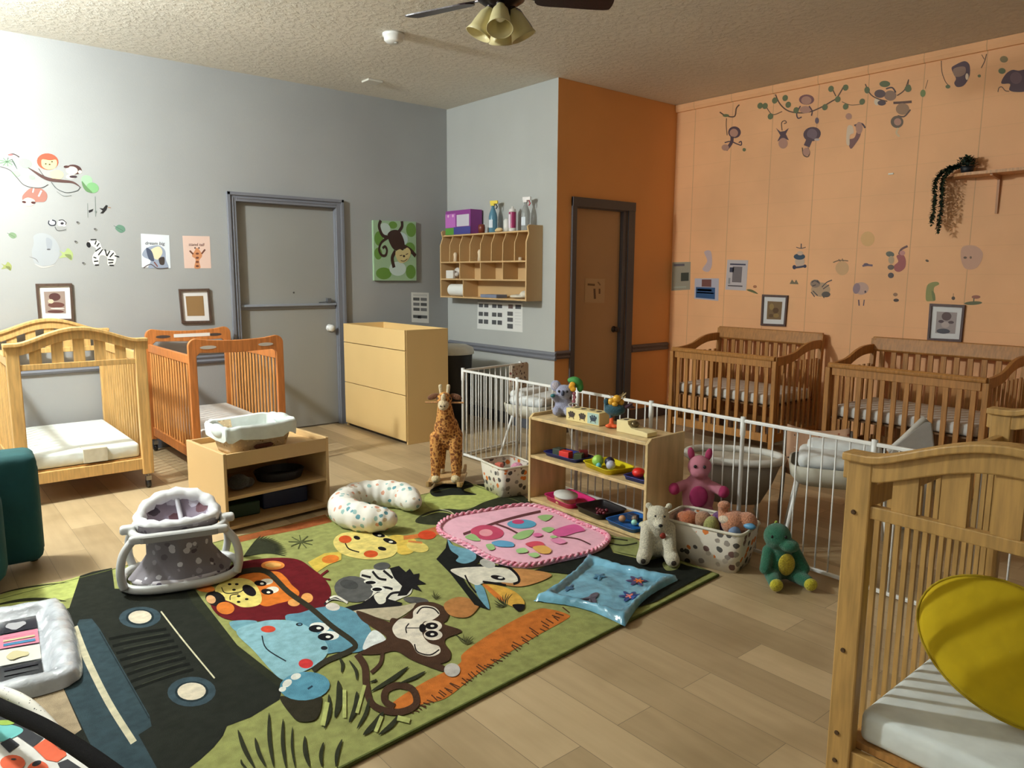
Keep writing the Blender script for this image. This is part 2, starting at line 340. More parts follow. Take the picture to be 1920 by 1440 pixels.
def arch_crib(label, loc, rz, group, mz, midz, casters=True, midslat=5, h=.985, low=.135, HONEY=HONEY):
    """compact crib whose two ends are open below an arched, slatted head rail"""
    W, Lg = .345, 1.09
    z0 = .10 if casters else 0
    r = thing('arched_crib', label, 'crib', loc, rz, group)
    for y in (0, Lg):
        for s in (-1, 1):
            b = BM(); box(b, s * W - .034, s * W + .034, y - .02, y + .02, z0, h); obj('post', b, HONEY, r, bev=.005)
        top = []
        for i in range(25):
            u = -1 + 2 * i / 24; e = max(0, math.cos(u * PI * .62)); z = h + .085 * e ** 1.3
            top.append((u * (W + .045), z))
        b = BM(); prism(b, top + [(x, z - .062) for x, z in top[::-1]], y - .018, y + .018, 'xz')
        cap = [(x, z + .012) for x, z in top]
        prism(b, cap + [(x, z - .022) for x, z in cap[::-1]], y - .032, y + .032, 'xz'); obj('arched_rail', b, HONEY, r, bev=.004)
        b = BM(); box(b, -W, W, y - .014, y + .014, midz - .035, midz); obj('cross_rail', b, HONEY, r, bev=.003)
        b = BM(); box(b, -W, W, y - .014, y + .014, low, low + .07); obj('lower_rail', b, HONEY, r, bev=.003)
        b = BM()
        for i in range(midslat):
            x = -W + (i + 1) * 2 * W / (midslat + 1); e = max(0, math.cos(x / (W + .045) * PI * .62)); box(b, x - .031, x + .031, y - .007, y + .007, midz - .01, h - .04 + .085 * e ** 1.3)
        obj('end_slats', b, HONEY, r)
    for s in (-1, 1):
        b = BM(); box(b, s * W - .014, s * W + .014, 0, Lg, h - .145, h - .085); obj('side_rail', b, HONEY, r, bev=.004)
        b = BM(); box(b, s * W - .014, s * W + .014, 0, Lg, low + .01, low + .07); obj('side_rail', b, HONEY, r, bev=.004)
        b = BM()
        for i in range(15):
            y = .05 + i * (Lg - .1) / 14; box(b, s * W - .007, s * W + .007, y - .0065, y + .0065, low + .06, h - .13)
        obj('side_slats', b, HONEY, r)
    b = BM(); box(b, -W + .01, W - .01, .015, Lg - .015, mz - .02, mz); obj('mattress_board', b, mat((180, 130, 70), .5, 'wood'), r)
    mattress(r, -W + .035, W - .035, .02, Lg - .02, mz + .001, mz + .095)
    for s in (-1, 1):
        for y in (.0, Lg):
            if casters: caster(r, s * W, y, .10)
    return r
c1 = arch_crib('light wooden crib with an arched slatted head rail, by the teal armchair', (.865, 5.19, 0), 0, None, .212, .868)
b = BM(); box(b, -.02, .115, -.003, -.001 + .012, .225, .31); box(b, -.02, .115, .0, .10, .308, .3125); obj('sheet_patch', b, mat((214, 208, 188), .7, 'cloth'), c1)
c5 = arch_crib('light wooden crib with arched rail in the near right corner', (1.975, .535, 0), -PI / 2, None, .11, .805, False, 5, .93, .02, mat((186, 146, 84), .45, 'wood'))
b = BM()
for z in (.78, .38, .13, .045): lathe(b, [(0, 0), (.007, 0), (.006, .003), (0, .003)], 10, Matrix.Translation((-.352, -.021, z)) @ Matrix.Rotation(PI / 2, 4, 'X'))
obj('screw_caps', b, mat((80, 55, 30), .5), c5)

# crib 2 : orange wood, rounded hoop ends with hand slots
r = thing('evacuation_crib', 'reddish orange wooden crib with rounded open ends, left of the grey door', 'crib', (1.83, 5.18, 0), 0)
W, Lg, h = .33, 1.08, .975
for k, y in enumerate((0, Lg)):
    out = []
    for i in range(13): a = PI - i * PI / 2 / 12; out.append((-W + .055 + .055 * math.cos(a) - .0, h - .055 + .055 * math.sin(a)))
    sag = [(x, h - .022 * math.cos(x / W * PI / 2) + .0) for x in [-.2 + .04 * i for i in range(11)]]
    right = [(-x, z) for x, z in out[::-1]]
    outer = [(-W, .10)] + out + sag + right + [(W, .10)]
    inner = [(W - .052, .10), (W - .052, h - .12), (W - .075, h - .098), (0, h - .108), (-W + .075, h - .098), (-W + .052, h - .12), (-W + .052, .10)]
    b = BM(); prism(b, outer + inner, y - .016, y + .016, 'xz')
    hoop = obj('end_hoop', b, ORWOOD, r, bev=.004)
    for s in (-1, 1):
        b = BM(); prism(b, [(s * .20 + .055 * math.cos(t), h - .062 + .012 * math.sin(t)) for t in [2 * PI * i / 16 for i in range(16)]], y - .0175, y + .0175, 'xz')
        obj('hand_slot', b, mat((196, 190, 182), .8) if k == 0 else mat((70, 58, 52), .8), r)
    b = BM(); box(b, -W + .05, W - .05, y - .012, y + .012, .15, .21); obj('lower_rail', b, ORWOOD, r, bev=.003)
b = BM(); box(b, -.12, .16, Lg - .018, Lg - .0165, h - .072, h - .045); obj('name_strip', b, mat((236, 232, 226), .6), r, label='white name strip')
for s in (-1, 1):
    b = BM(); box(b, s * (W - .025) - .012, s * (W - .025) + .012, .01, Lg - .01, .80, .86); obj('side_rail', b, ORWOOD, r, bev=.004)
    b = BM(); box(b, s * (W - .025) - .012, s * (W - .025) + .012, .01, Lg - .01, .13, .20); obj('side_rail', b, ORWOOD, r, bev=.004)
    b = BM()
    for i in range(16): y = .05 + i * (Lg - .1) / 15; tube(b, [(s * (W - .025), y, .19), (s * (W - .025), y, .81)], .0085, 6)
    obj('side_slats', b, ORSLAT, r)
    for y in (0, Lg): caster(r, s * (W - .03), y, .10, .028)
mattress(r, -W + .06, W - .06, .02, Lg - .02, .25, .34, mat((214, 210, 206), .8, 'cloth'))
b = BM(); box(b, -W + .05, W - .05, .02, Lg - .02, .23, .248); obj('mattress_board', b, ORWOOD, r)

# cribs 3 and 4 : high-backed cribs against the orange wall
def wall_crib(label, x0, y0, y1, rz, n):
    D, Wd = .68, (y1 - y0) / 2
    r = thing('sleigh_crib', label, 'crib', (x0, (y0 + y1) / 2, 0), rz, 'cribs along the orange wall')
    # front (faces -X): local x depth, y width
    b = BM(); prism(b, [(-.022, .755), (-.026, .775), (-.012, .79), (.012, .79), (.026, .775), (.022, .755)], -Wd, Wd, 'xz'); obj('top_rail', b, OAK, r, bev=.004)
    b = BM(); box(b, -.011, .011, -Wd + .03, Wd - .03, .70, .757); obj('front_rail', b, OAK, r, bev=.003)
    b = BM(); box(b, -.013, .013, -Wd + .03, Wd - .03, .10, .165); obj('front_rail', b, OAK, r, bev=.003)
    b = BM()
    for i in range(n): y = -Wd + .07 + i * (2 * Wd - .14) / (n - 1); box(b, -.007, .007, y - .0165, y + .0165, .16, .705)
    obj('front_slats', b, OAK, r, bev=.002)
    for s in (-1, 1):
        prof = [(-.018, 0), (.022, 0), (.022, .40), (.026, .755), (-.020, .755), (-.018, .40)]
        b = BM(); prism(b, prof, s * Wd - .018, s * Wd + .018, 'xz'); obj('front_leg', b, OAK, r, bev=.004)
        b = BM(); prism(b, [(D - .03, 0), (D + .012, 0), (D + .012, .7), (D + .03, .935), (D - .012, .935), (D - .03, .7)], s * Wd - .018, s * Wd + .018, 'xz'); obj('back_leg', b, OAK, r, bev=.004)
        cv = [(0, .785), (.12, .79), (.26, .81), (.40, .86), (.52, .885), (D, .89)]
        cv = catmull(cv, 5, False)
        b = BM(); prism(b, cv + [(x, z - .07) for x, z in cv[::-1]], s * Wd - .012, s * Wd + .012, 'xz'); obj('side_rail', b, OAK, r, bev=.003)
        b = BM(); box(b, 0, D, s * Wd - .011, s * Wd + .011, .10, .165); obj('side_rail', b, OAK, r, bev=.003)
        b = BM()
        for i in range(8): x = .065 + i * (D - .13) / 7; box(b, x - .013, x + .013, s * Wd - .006, s * Wd + .006, .16, .74)
        obj('side_slats', b, OAK, r)
    b = BM(); prism(b, [(D - .012, .835), (D - .03, .85), (D - .018, .90), (D - .006, .945), (D + .016, .948), (D + .024, .92), (D + .014, .835)], -Wd - .01, Wd + .01, 'xz'); obj('head_rail', b, OAK, r, bev=.004)
    b = BM(); box(b, D - .012, D + .012, -Wd + .03, Wd - .03, .10, .165); obj('back_rail', b, OAK, r, bev=.003)
    b = BM()
    for i in range(11): y = -Wd + .07 + i * (2 * Wd - .14) / 10; box(b, D - .007, D + .007, y - .018, y + .018, .16, .845)
    obj('back_slats', b, OAK, r)
    b = BM(); box(b, .02, D - .03, -Wd + .03, Wd - .03, .375, .388); obj('mattress_board', b, mat((110, 76, 40), .6, 'wood'), r)
    mattress(r, .028, D - .035, -Wd + .035, Wd - .035, .39, .475, mat((222, 220, 214), .8, 'cloth'))
    return r
wall_crib('brown wooden high backed crib in the orange corner, left of the two', 5.29, 3.09, 4.10, math.radians(-1), 11)
wall_crib('brown wooden high backed crib below the grey toned picture, right of the two', 5.26, 1.61, 2.65, math.radians(-1), 12)

# ================================================================ cabinet, low shelf, toy shelf
MDF = mat((224, 190, 130), .5, 'paint'); EDGE = mat((236, 214, 150), .45, 'wood', st=(2, 2, .5)); MAPLE = mat((214, 186, 134), .35, 'wood', st=(3, 3, .5))
r = thing('changing_cabinet', 'tall tan changing cabinet with three drawer fronts beside the grey door', 'cabinet', (3.2, 5.19, 0), 0)
D, Wd, h = .43, 1.07, .96
b = BM(); box(b, .016, D, 0, .018, .0, h); obj('side_panel', b, MDF, r, bev=.002)
b = BM(); box(b, .016, D, Wd - .018, Wd, .0, h); obj('side_panel', b, MDF, r, bev=.002)
b = BM(); box(b, D - .016, D, .018, Wd - .018, .05, h); obj('back_panel', b, MDF, r)
b = BM(); box(b, .016, D - .016, .018, Wd - .018, h - .10, h - .084); obj('tray_top', b, MDF, r)
b = BM(); box(b, .03, D - .016, .018, Wd - .018, .03, .046); obj('bottom_panel', b, MDF, r)
b = BM(); box(b, .03, .042, .018, Wd - .018, 0, .03); obj('toe_kick', b, mat((50, 40, 30), .7), r)
for z0, z1 in ((.792, h), (.42, .786), (.03, .414)):
    b = BM(); box(b, 0, .0155, .002, Wd - .002, z0, z1); obj('drawer_front', b, MDF, r, bev=.002)

r = thing('low_shelf', 'low tan shelf unit with a recessed top and two open shelves', 'shelf', (1.295, 3.955, 0), math.radians(5))
Wd, D, h = .64, .50, .45; M2 = mat((202, 168, 118), .45, 'paint'); DKM = mat((120, 92, 60), .6, 'wood')
for x in (0, Wd - .018):
    b = BM(); box(b, x, x + .018, 0, D, 0, h); obj('side_panel', b, M2, r, bev=.003)
b = BM(); box(b, .018, Wd - .018, .002, .018, h - .085, h - .005); obj('front_apron', b, M2, r, bev=.002)
b = BM(); box(b, .018, Wd - .018, D - .016, D, 0, h - .004); obj('back_panel', b, M2, r)
b = BM(); box(b, .018, Wd - .018, .018, D - .016, h - .05, h - .036); obj('tray_top', b, M2, r)
b = BM(); box(b, .018, Wd - .018, .008, D - .016, .185, .203); obj('shelf_board', b, M2, r)
b = BM(); box(b, .018, Wd - .018, .008, D - .016, .02, .038); obj('bottom_panel', b, M2, r)
lowshelf = r

r = thing('toy_shelf', 'open wooden toy shelf with a rimmed top and three levels of trays', 'shelf', (2.95, 2.42, 0), 0)
D, Wd, h = .31, .94, .575
for y in (0, Wd - .018):
    b = BM(); prism(b, [(0, 0), (D, 0), (D, h), (.03, h - .004), (0, h - .03)], y, y + .018, 'xz'); obj('side_panel', b, MAPLE, r, bev=.003)
for n, z in (('top_board', h - .04), ('shelf_board', .295), ('shelf_board', .02)):
    b = BM(); box(b, .004, D - .002, .018, Wd - .018, z, z + .018); obj(n, b, MAPLE, r, bev=.002)
b = BM(); box(b, .02, .034, .018, Wd - .018, 0, .02); obj('toe_kick', b, MAPLE, r)
b = BM(); box(b, D - .014, D - .002, .018, Wd - .018, h - .09, h - .04); obj('back_rail', b, MAPLE, r)

# ================================================================ white play-yard fence
WHT = mat((232, 232, 228), .35)
r = thing('play_yard_fence', 'white metal play yard fence of hinged barred panels across the room', 'fence')
def gx(y): return 3.285 + (y - 1.4) * .019
js = [4.585, 3.92, 3.31, 2.70, 2.09, 1.42, .76]
def gate_panel(p, q):
    p, q = Vector(p), Vector(q); d = (q - p).normalized(); Ln = (q - p).length; a = p + d * .012; c = q - d * .012
    b = BM()
    pn = None
    for z, nm in ((.68, 'top_rail'), (.02, 'bottom_rail')):
        b = BM()
        M_ = Matrix.Translation((a + c) / 2 + Vector((0, 0, z))) @ d.to_track_quat('X', 'Z').to_matrix().to_4x4()
        box(b, -Ln / 2 + .012, Ln / 2 - .012, -.0085, .0085, -.0085, .0085, M_)
        o = obj(nm, b, WHT, pn or r, bev=.003); pn = pn or o
    b = BM(); n = max(2, round(Ln / .066))
    for i in range(n): t = (i + .5) / n; x = a.lerp(c, t); tube(b, [x + Vector((0, 0, .025)), x + Vector((0, 0, .675))], .0042, 6)
    obj('bars', b, WHT, pn, smooth=True)
def gpost(x, y):
    b = BM(); lathe(b, [(0, 0), (.011, 0), (.011, .60), (.014, .605), (.014, .70), (0, .70)], 14, Matrix.Translation((x, y, 0))); obj('hinge_post', b, WHT, r, smooth=True)
for y in js: gpost(gx(y), y)
for a, c in zip(js, js[1:]): gate_panel((gx(a), a, 0), (gx(c), c, 0))
gpost(3.99, 4.66); gate_panel((gx(4.585), 4.585, 0), (3.99, 4.66, 0))

# ================================================================ wall cubby
CUB = mat((208, 172, 122), .5, 'paint'); CED = mat((238, 206, 150), .5)
r = thing('wall_cubby', 'tan wooden mail slot cubby hung on the light grey wall', 'cubby', (4.26, 4.90, 0), 0)
Wd, D = 1.32, .188
side = [(0, 1.185), (D, 1.185), (D, 1.845), (.03, 1.845), (.012, 1.83), (.028, 1.77), (0, 1.70), (0, 1.185)][:-1]
for y in (0, Wd - .016): b = BM(); prism(b, side, y, y + .016, 'xz'); obj('side_panel', b, CUB, r, bev=.002)
for n, z, x0 in (('top_board', 1.785, .03), ('shelf_board', 1.525, 0), ('shelf_board', 1.36, 0), ('bottom_board', 1.187, 0)):
    b = BM(); box(b, x0, D, .016, Wd - .016, z, z + .014); obj(n, b, CUB, r, bev=.002)
b = BM(); box(b, D - .006, D, .016, Wd - .016, 1.2, 1.8); obj('back_panel', b, CUB, r)
for i in range(1, 8):
    y = i * Wd / 8; b = BM(); prism(b, [(.0, 1.539), (D - .006, 1.539), (D - .006, 1.785), (.04, 1.785), (.028, 1.75), (.004, 1.70)], y - .005, y + .005, 'xz'); obj('slot_divider', b, CUB, r, bev=.001)
for i in (1, 2, 3): y = i * Wd / 4; b = BM(); box(b, .003, D - .006, y - .005, y + .005, 1.374, 1.525); obj('divider', b, CUB, r)
b = BM(); box(b, .003, D - .006, .93, .94, 1.2, 1.36); obj('divider', b, CUB, r)

# ================================================================ teal armchair at the left edge
TEAL = mat((12, 70, 72), .85, 'cloth')
r = thing('armchair', 'teal upholstered armchair cut off by the left edge of the view', 'armchair', (.06, 4.02, 0), math.radians(-4))
b = BM(); box(b, -.55, .40, .02, .26, .045, .57, bev=.045); obj('backrest', b, TEAL, r, smooth=True)
b = BM(); box(b, .06, .25, -.29, .04, .05, .48, bev=.085); obj('armrest', b, TEAL, r, smooth=True)
b = BM(); box(b, -.55, .09, -.28, .03, .14, .34, bev=.05); obj('seat_cushion', b, TEAL, r, smooth=True)
b = BM(); box(b, .37, .404, .08, .22, .09, .5, bev=.01); obj('side_seam', b, TEAL, r)
for x, y in ((.36, .2), (.18, -.22), (-.5, .2), (-.5, -.22)): b = BM(); lathe(b, [(0, 0), (.018, 0), (.025, .11), (0, .11)], 12, Matrix.Translation((x, y, 0))); obj('leg', b, BLK, r)

# ================================================================ trash can behind the cabinet
r = thing('trash_can', 'black round trash can with a white liner behind the cabinet', 'trash can', (3.90, 5.52, 0), 0)
b = BM(); lathe(b, [(0, 0), (.15, 0), (.19, .69), (.20, .71), (.185, .71), (.15, .02)], 32); obj('bin', b, mat((20, 22, 26), .5), r, smooth=True)
b = BM(); lathe(b, [(.19, .705), (.205, .70), (.208, .72), (.198, .755), (.14, .78), (.06, .785), (0, .77)], 32); obj('liner', b, mat((225, 228, 222), .5, 'cloth'), r, smooth=True)

# ================================================================ ceiling fan, detector, string
FX, FY, FZ = 2.51, 3.10, 2.80
FAN = mat((52, 34, 38), .35, 'wood'); BRZ = mat((32, 26, 26), .3, 'plain', .7)
r = thing('ceiling_fan', 'dark bladed ceiling fan with a cluster of cream bell lamp shades', 'fan', (FX, FY, FZ), 0)
b = BM(); lathe(b, [(0, .259), (.07, .259), (.075, .24), (.02, .23), (.014, .10), (.03, .09), (.10, .075), (.12, .04), (.12, -.01), (.09, -.03), (.05, -.05), (.05, -.09), (0, -.10)], 32); obj('motor_housing', b, BRZ, r, smooth=True)
for i in range(5):
    a = math.radians(-34 + 72 * i); M_ = Matrix.Rotation(a, 4, 'Z') @ Matrix.Rotation(math.radians(-12), 4, 'X')
    out = catmull([(.19, -.045), (.35, -.06), (.54, -.066), (.575, -.04), (.575, .04), (.54, .066), (.35, .06), (.19, .045)], 4)
    b = BM(); prism(b, out, -.003, .003, 'xy', M_); bl = obj('blade', b, FAN, r)
    b = BM(); prism(b, [(.09, -.02), (.15, -.012), (.24, -.035), (.27, 0), (.24, .035), (.15, .012), (.09, .02)], .003, .009, 'xy', M_); obj('blade_bracket', b, BRZ, bl)
SHD = mat((232, 220, 168), .35, 'glass', tr=.3)
for a in (150, 228, 328, 50):
    ar = math.radians(a); M_ = Matrix.Rotation(ar, 4, 'Z') @ Matrix.Translation((.05, 0, -.045)) @ Matrix.Rotation(math.radians(-26), 4, 'Y')
    b = BM(); lathe(b, [(.018, 0), (.024, -.02), (.04, -.045), (.05, -.09), (.056, -.125), (.068, -.155), (.065, -.155), (.053, -.125), (.047, -.09), (.036, -.045), (.02, -.02), (.014, 0)], 24, M_); sh = obj('lamp_shade', b, SHD, r, smooth=True)
    b = BM(); lathe(b, [(0, .02), (.02, .018), (.024, -.012), (0, -.014)], 16, M_); obj('lamp_holder', b, BRZ, r, smooth=True)
    b = BM(); lathe(b, [(0, -.02), (.014, -.03), (.028, -.07), (.026, -.09), (.012, -.105), (0, -.108)], 16, M_); obj('bulb', b, mat((240, 236, 220), .4), sh, smooth=True)
t1 = on(1, FY)
b = BM(); tube(b, [(FX - .02, FY, FZ - .09), (FX - .02, FY, FZ - .33)], .0016, 5); lathe(b, [(0, 0), (.006, .004), (.007, .02), (.002, .034), (0, .035)], 10, Matrix.Translation((FX - .02, FY, FZ - .365))); obj('pull_chain', b, mat((60, 56, 54), .4), r)
b = BM(); tube(b, [(FX - .035, FY - .01, FZ - .09), (FX - .034, FY - .01, FZ - .4), (FX - .037, FY - .01, FZ - .99)], .002, 5); lathe(b, [(0, 0), (.006, .004), (.007, .02), (.002, .034), (0, .035)], 10, Matrix.Translation((FX - .037, FY - .01, FZ - 1.02))); obj('long_string', b, mat((110, 108, 104), .6), r)
r = thing('smoke_detector', 'round white smoke detector on the ceiling left of the fan', 'detector', (2.82, 4.66, ZC), 0)
b = BM(); lathe(b, [(0, -.001), (.075, -.001), (.075, -.018), (.066, -.02), (.064, -.045), (.05, -.058), (0, -.06)], 28); obj('body', b, mat((230, 230, 226), .4), r, smooth=True)
b = BM(); lathe(b, [(0, -.061), (.014, -.061), (.012, -.066), (0, -.067)], 12, Matrix.Translation((.01, -.02, 0))); obj('test_button', b, mat((180, 180, 176), .4), r)
b = BM(); box(b, 3.26, 3.40, 5.80, 5.92, ZC - .018, ZC - .001, bev=.004); tag(obj('ceiling_vent_cover', b, mat((214, 210, 198), .5)), 'small flat white cover plate on the ceiling near the grey wall', 'cover plate')

# wall shelf with trailing plant
r = thing('wall_shelf', 'light wooden shelf high on the orange wall, cut off at right', 'shelf', (5.835, 1.3, 2.12), 0)
out = catmull([(0, -.55), (0, .55), (.01, .78), (.07, .85), (.14, .86), (.203, .86), (.203, -.55)], 4, False)
b = BM(); prism(b, [(x, y) for x, y in out], 0, .02, 'xy'); obj('board', b, mat((214, 160, 110), .5, 'wood'), r)
for y in (.60, -.3): b = BM(); prism(b, [(.203, 0), (.203, -.26), (.19, -.26), (.18, -.03), (.03, -.012), (.03, 0)], y - .008, y + .008, 'xz'); obj('bracket', b, mat((190, 136, 92), .5), r)
b = BM()
r = thing('trailing_plant', 'dark green potted plant trailing off the end of the high wall shelf', 'plant', (5.94, 2.08, 2.141), 0)
b = BM(); lathe(b, [(0, 0), (.035, 0), (.045, .05), (.04, .052), (0, .05)], 18); obj('pot', b, mat((30, 34, 38), .5), r, smooth=True)
VG = [mat((38, 58, 34), .7), mat((22, 40, 28), .7)]
bms = [BM(), BM()]
def leaf(b, p, L_, a, tilt):
    d = Vector((math.cos(a) * math.cos(tilt), math.sin(a) * math.cos(tilt), math.sin(tilt))); s = d.cross(Vector((0, 0, 1))).normalized() * L_ * .3
    v = [b.verts.new(p), b.verts.new(p + d * L_ * .5 + s), b.verts.new(p + d * L_), b.verts.new(p + d * L_ * .5 - s)]; b.faces.new(v)
for i in range(260):
    th = random.uniform(0, 2 * PI); ph = random.uniform(-.2, PI / 2); rr = random.uniform(.03, .058)
    leaf(bms[i % 2], Vector((rr * math.cos(th) * math.cos(ph), rr * math.sin(th) * math.cos(ph), .06 + rr * math.sin(ph))), .03, th, random.uniform(-.6, 1))
for k in range(9):
    kx = -.075 + .012 * k; ky = .10 + .011 * ((k * 5) % 9)
    P = [Vector((-.01, .05, .06)), Vector((kx * .6, ky * .8, .045)), Vector((kx, ky + .02, -.03)), Vector((kx + .01, ky + .02, -.18)), Vector((kx + .005, ky + .025, -.29 - .013 * ((k * 4) % 9)))]
    pts = catmull([tuple(p) for p in P], 14, False)
    tube(bms[0], pts, .0012, 4)
    for p in pts:
        for q in range(3): leaf(bms[q % 2], Vector(p), random.uniform(.02, .036), random.uniform(0, 2 * PI), random.uniform(-1, .5))
obj('foliage', bms[0], VG[0], r); obj('dark_foliage', bms[1], VG[1], r)
# ================================================================ rug (artwork follows on the same mesh plane)
RZ = .012
rugc = [(-.62, 1.70), (.87, 1.795), (2.90, 1.93), (2.90, 3.90), (1.3, 3.865), (-.62, 3.63)]
b = BM(); prism(b, rugc, .0005, RZ, 'xy'); rug = tag(obj('jungle_rug', b, mat((150, 153, 92), .95, 'pile')), 'large lime green nursery rug printed with jungle animals riding a green jeep', 'rug')
b = BM(); tube(b, [(x, y, RZ * .6) for x, y in rugc], .007, 6, closed=True); obj('bound_edge', b, mat((96, 104, 56), .9, 'pile'), rug)

# ---- baby floor seat
def rotm(rx=0, ry=0, rz=0): return Euler((rx, ry, rz)).to_matrix().to_4x4()
GRP = mat((196, 196, 194), .45); PRT = mat((198, 192, 196), .8, 'spots', s=26, cols=((90, 80, 96), (150, 140, 150), (236, 234, 236), (120, 110, 124)), th=.5)
r = thing('infant_floor_seat', 'light grey infant floor seat with a printed cloth bucket, standing on the rug', 'baby seat', (.93, 3.50, RZ + .004), math.radians(-14))
def oval(rx, ry, z, n=40, cx=0, cy=0, e=2.6):
    return [(cx + rx * math.copysign(abs(math.cos(t)) ** (2 / e), math.cos(t)), cy + ry * math.copysign(abs(math.sin(t)) ** (2 / e), math.sin(t)), z) for t in [2 * PI * i / n for i in range(n)]]
b = BM(); tube(b, oval(.265, .20, .022), .021, 10, closed=True); obj('base_ring', b, GRP, r, smooth=True)
b = BM(); lathe(b, [(.0, .004), (.96, .004), (.985, .03), (.93, .045), (0, .05)], 40, Matrix.Diagonal((.235, .17, .9, 1))); obj('base_cloth', b, PRT, r, smooth=True)
b = BM(); tube(b, oval(.205, .15, .262, cy=.0), .02, 10, closed=True); box(b, -.22, .22, -.165, -.12, .245, .285, bev=.015); box(b, .19, .26, -.03, .03, .255, .295, bev=.012); box(b, -.26, -.19, -.03, .03, .255, .295, bev=.012); obj('seat_ring', b, GRP, r, smooth=True, remesh=.006)
for s in (-1, 1):
    b = BM(); tube(b, catmull([(s * .20, -.13, .262), (s * .245, -.145, .20), (s * .262, -.15, .11), (s * .25, -.14, .03)], 6, False), [.019] * 19, 10); obj('front_leg', b, GRP, r, smooth=True)
    b = BM(); tube(b, catmull([(s * .19, .13, .26), (s * .225, .16, .19), (s * .235, .17, .10), (s * .22, .16, .03)], 6, False), [.019] * 19, 10); obj('rear_leg', b, GRP, r, smooth=True)
b = BM()
def bucket(u, v):
    t = 2 * PI * u; k = [(.235, .155, .03), (.19, .13, .08), (.15, .11, .14), (.15, .11, .2), (.185, .13, .262), (.19, .135, .30)]
    f = v * 5; i = min(4, int(f)); f -= i; rx = k[i][0] + (k[i + 1][0] - k[i][0]) * f; ry = k[i][1] + (k[i + 1][1] - k[i][1]) * f; z = k[i][2] + (k[i + 1][2] - k[i][2]) * f
    w = .006 * math.sin(t * 9) * (1 - v); return (rx * math.cos(t) + w, ry * math.sin(t) + w, z + .002)
sheet(b, bucket, 48, 15); obj('cloth_bucket', b, mat((128, 122, 128), .75, 'spots', s=22, cols=((84, 76, 86), (160, 154, 162), (210, 208, 214), (104, 96, 104)), th=.5), r, smooth=True)
b = BM(); pts = []
for i in range(36):
    t = 2 * PI * i / 36; bk = max(0, math.sin(t)); pts.append((.172 * math.cos(t), .12 * math.sin(t) + .02, .30 + .085 * bk))
tube(b, pts, [.028 + .006 * math.sin(i * 2.3) + .008 * max(0, math.sin(2 * PI * i / 36)) for i in range(36)], 10, closed=True); obj('padded_rim', b, mat((232, 232, 234), .8, 'cloth'), r, smooth=True)
b = BM(); sheet(b, lambda u, v: ((.15 * v + .002) * math.cos(2 * PI * u), (.105 * v + .002) * math.sin(2 * PI * u) + .02, .255 + .06 * v * v + (.08 * max(0, math.sin(2 * PI * u))) * v), 30, 8); obj('seat_lining', b, mat((130, 118, 134), .8, 'spots', s=14, cols=((70, 60, 74), (176, 170, 186), (96, 60, 70)), th=.6), r, smooth=True)
b = BM(); tube(b, catmull([(.0, .115, .375), (.01, .06, .31), (.015, .0, .275)], 6, False), .012, 8); obj('seat_strap', b, mat((190, 188, 196), .7), r, smooth=True)
b = BM(); prism(b, catmull([(-.17, -.168), (-.1, -.172), (.1, -.172), (.17, -.168), (.12, -.176), (-.12, -.176)], 3), .25, .278, 'xy'); obj('front_slot', b, mat((150, 150, 148), .6), r)

r.scale = (.93, .93, .92)
# ---- nursing pillow
PIL = mat((232, 228, 218), .85, 'spots', s=23, cols=((96, 146, 156), (216, 158, 132), (150, 184, 180), (196, 176, 150)), th=.47)
r = tag(obj('nursing_pillow', BM(), PIL), 'white U shaped nursing pillow with small blue and pink prints', 'pillow')
b = BM(); pts = []; rs = []
px = [(1.93, 3.44), (1.84, 3.56), (1.83, 3.74), (1.93, 3.92), (2.09, 3.97), (2.23, 3.90), (2.29, 3.76), (2.25, 3.60)]
px = [(1.985, 3.42), (1.90, 3.52), (1.865, 3.68), (1.93, 3.83), (2.07, 3.91), (2.20, 3.86), (2.275, 3.74), (2.26, 3.60)]
P = catmull([(x, y, .085) for x, y in px], 7, False); n = len(P)
rs = [.084 * (math.sin(PI * min(1, .12 + i / (n - 1) * 6)) if 0 else 1) * (1 - .35 * abs(2 * i / (n - 1) - 1) ** 6) + .004 * math.sin(i * 1.7) for i in range(n)]
tube(b, P, rs, 18)
for e, rr in ((0, .05), (-1, .05)): ell(b, P[e], (rr + .004, rr + .004, rr))
old = r.data; b.to_mesh(old); b.free(); old.polygons.foreach_set('use_smooth', [True] * len(old.polygons)); old.materials.clear(); old.materials.append(PIL)
rm = r.modifiers.new('r', 'REMESH'); rm.mode = 'VOXEL'; rm.voxel_size = .008; rm.use_smooth_shade = True; s_ = r.modifiers.new('s', 'SMOOTH'); s_.iterations = 5

# ---- blue water play mat
def watermat(name, label, cs, z0, rim, colr, colc, pk=.17):
    c = [Vector((x, y, 0)) for x, y in cs]
    def P(u, v):
        p = (c[0] * (1 - u) + c[1] * u) * (1 - v) + (c[3] * (1 - u) + c[2] * u) * v; q = (c[0] + c[1] + c[2] + c[3]) / 4
        pin = 1 - pk * (1 - (2 * u - 1) ** 2) * (abs(2 * v - 1) ** 4) - pk * (1 - (2 * v - 1) ** 2) * (abs(2 * u - 1) ** 4)
        if pk < 0: pin -= .09 * abs(2 * u - 1) ** 9 * abs(2 * v - 1) ** 9
        p = q + (p - q) * pin; e = min(u, 1 - u, v, 1 - v)
        wr = .004 * math.sin(37 * u + 3 * math.sin(9 * v)) * math.sin(29 * v + 2 * math.sin(11 * u))
        if e < .13: z = rim * math.sqrt(max(0, 1 - ((e - .065) / .065) ** 2)) + wr
        else: z = .012 + .006 * math.sin(PI * (u - .13) / .74) * math.sin(PI * (v - .13) / .74) + wr * .5
        return (p.x, p.y, z0 + max(.002, z) + .001)
    b = BM(); sheet(b, P, 46, 46); o = obj(name, b, colr, None, smooth=True)
    return o, P
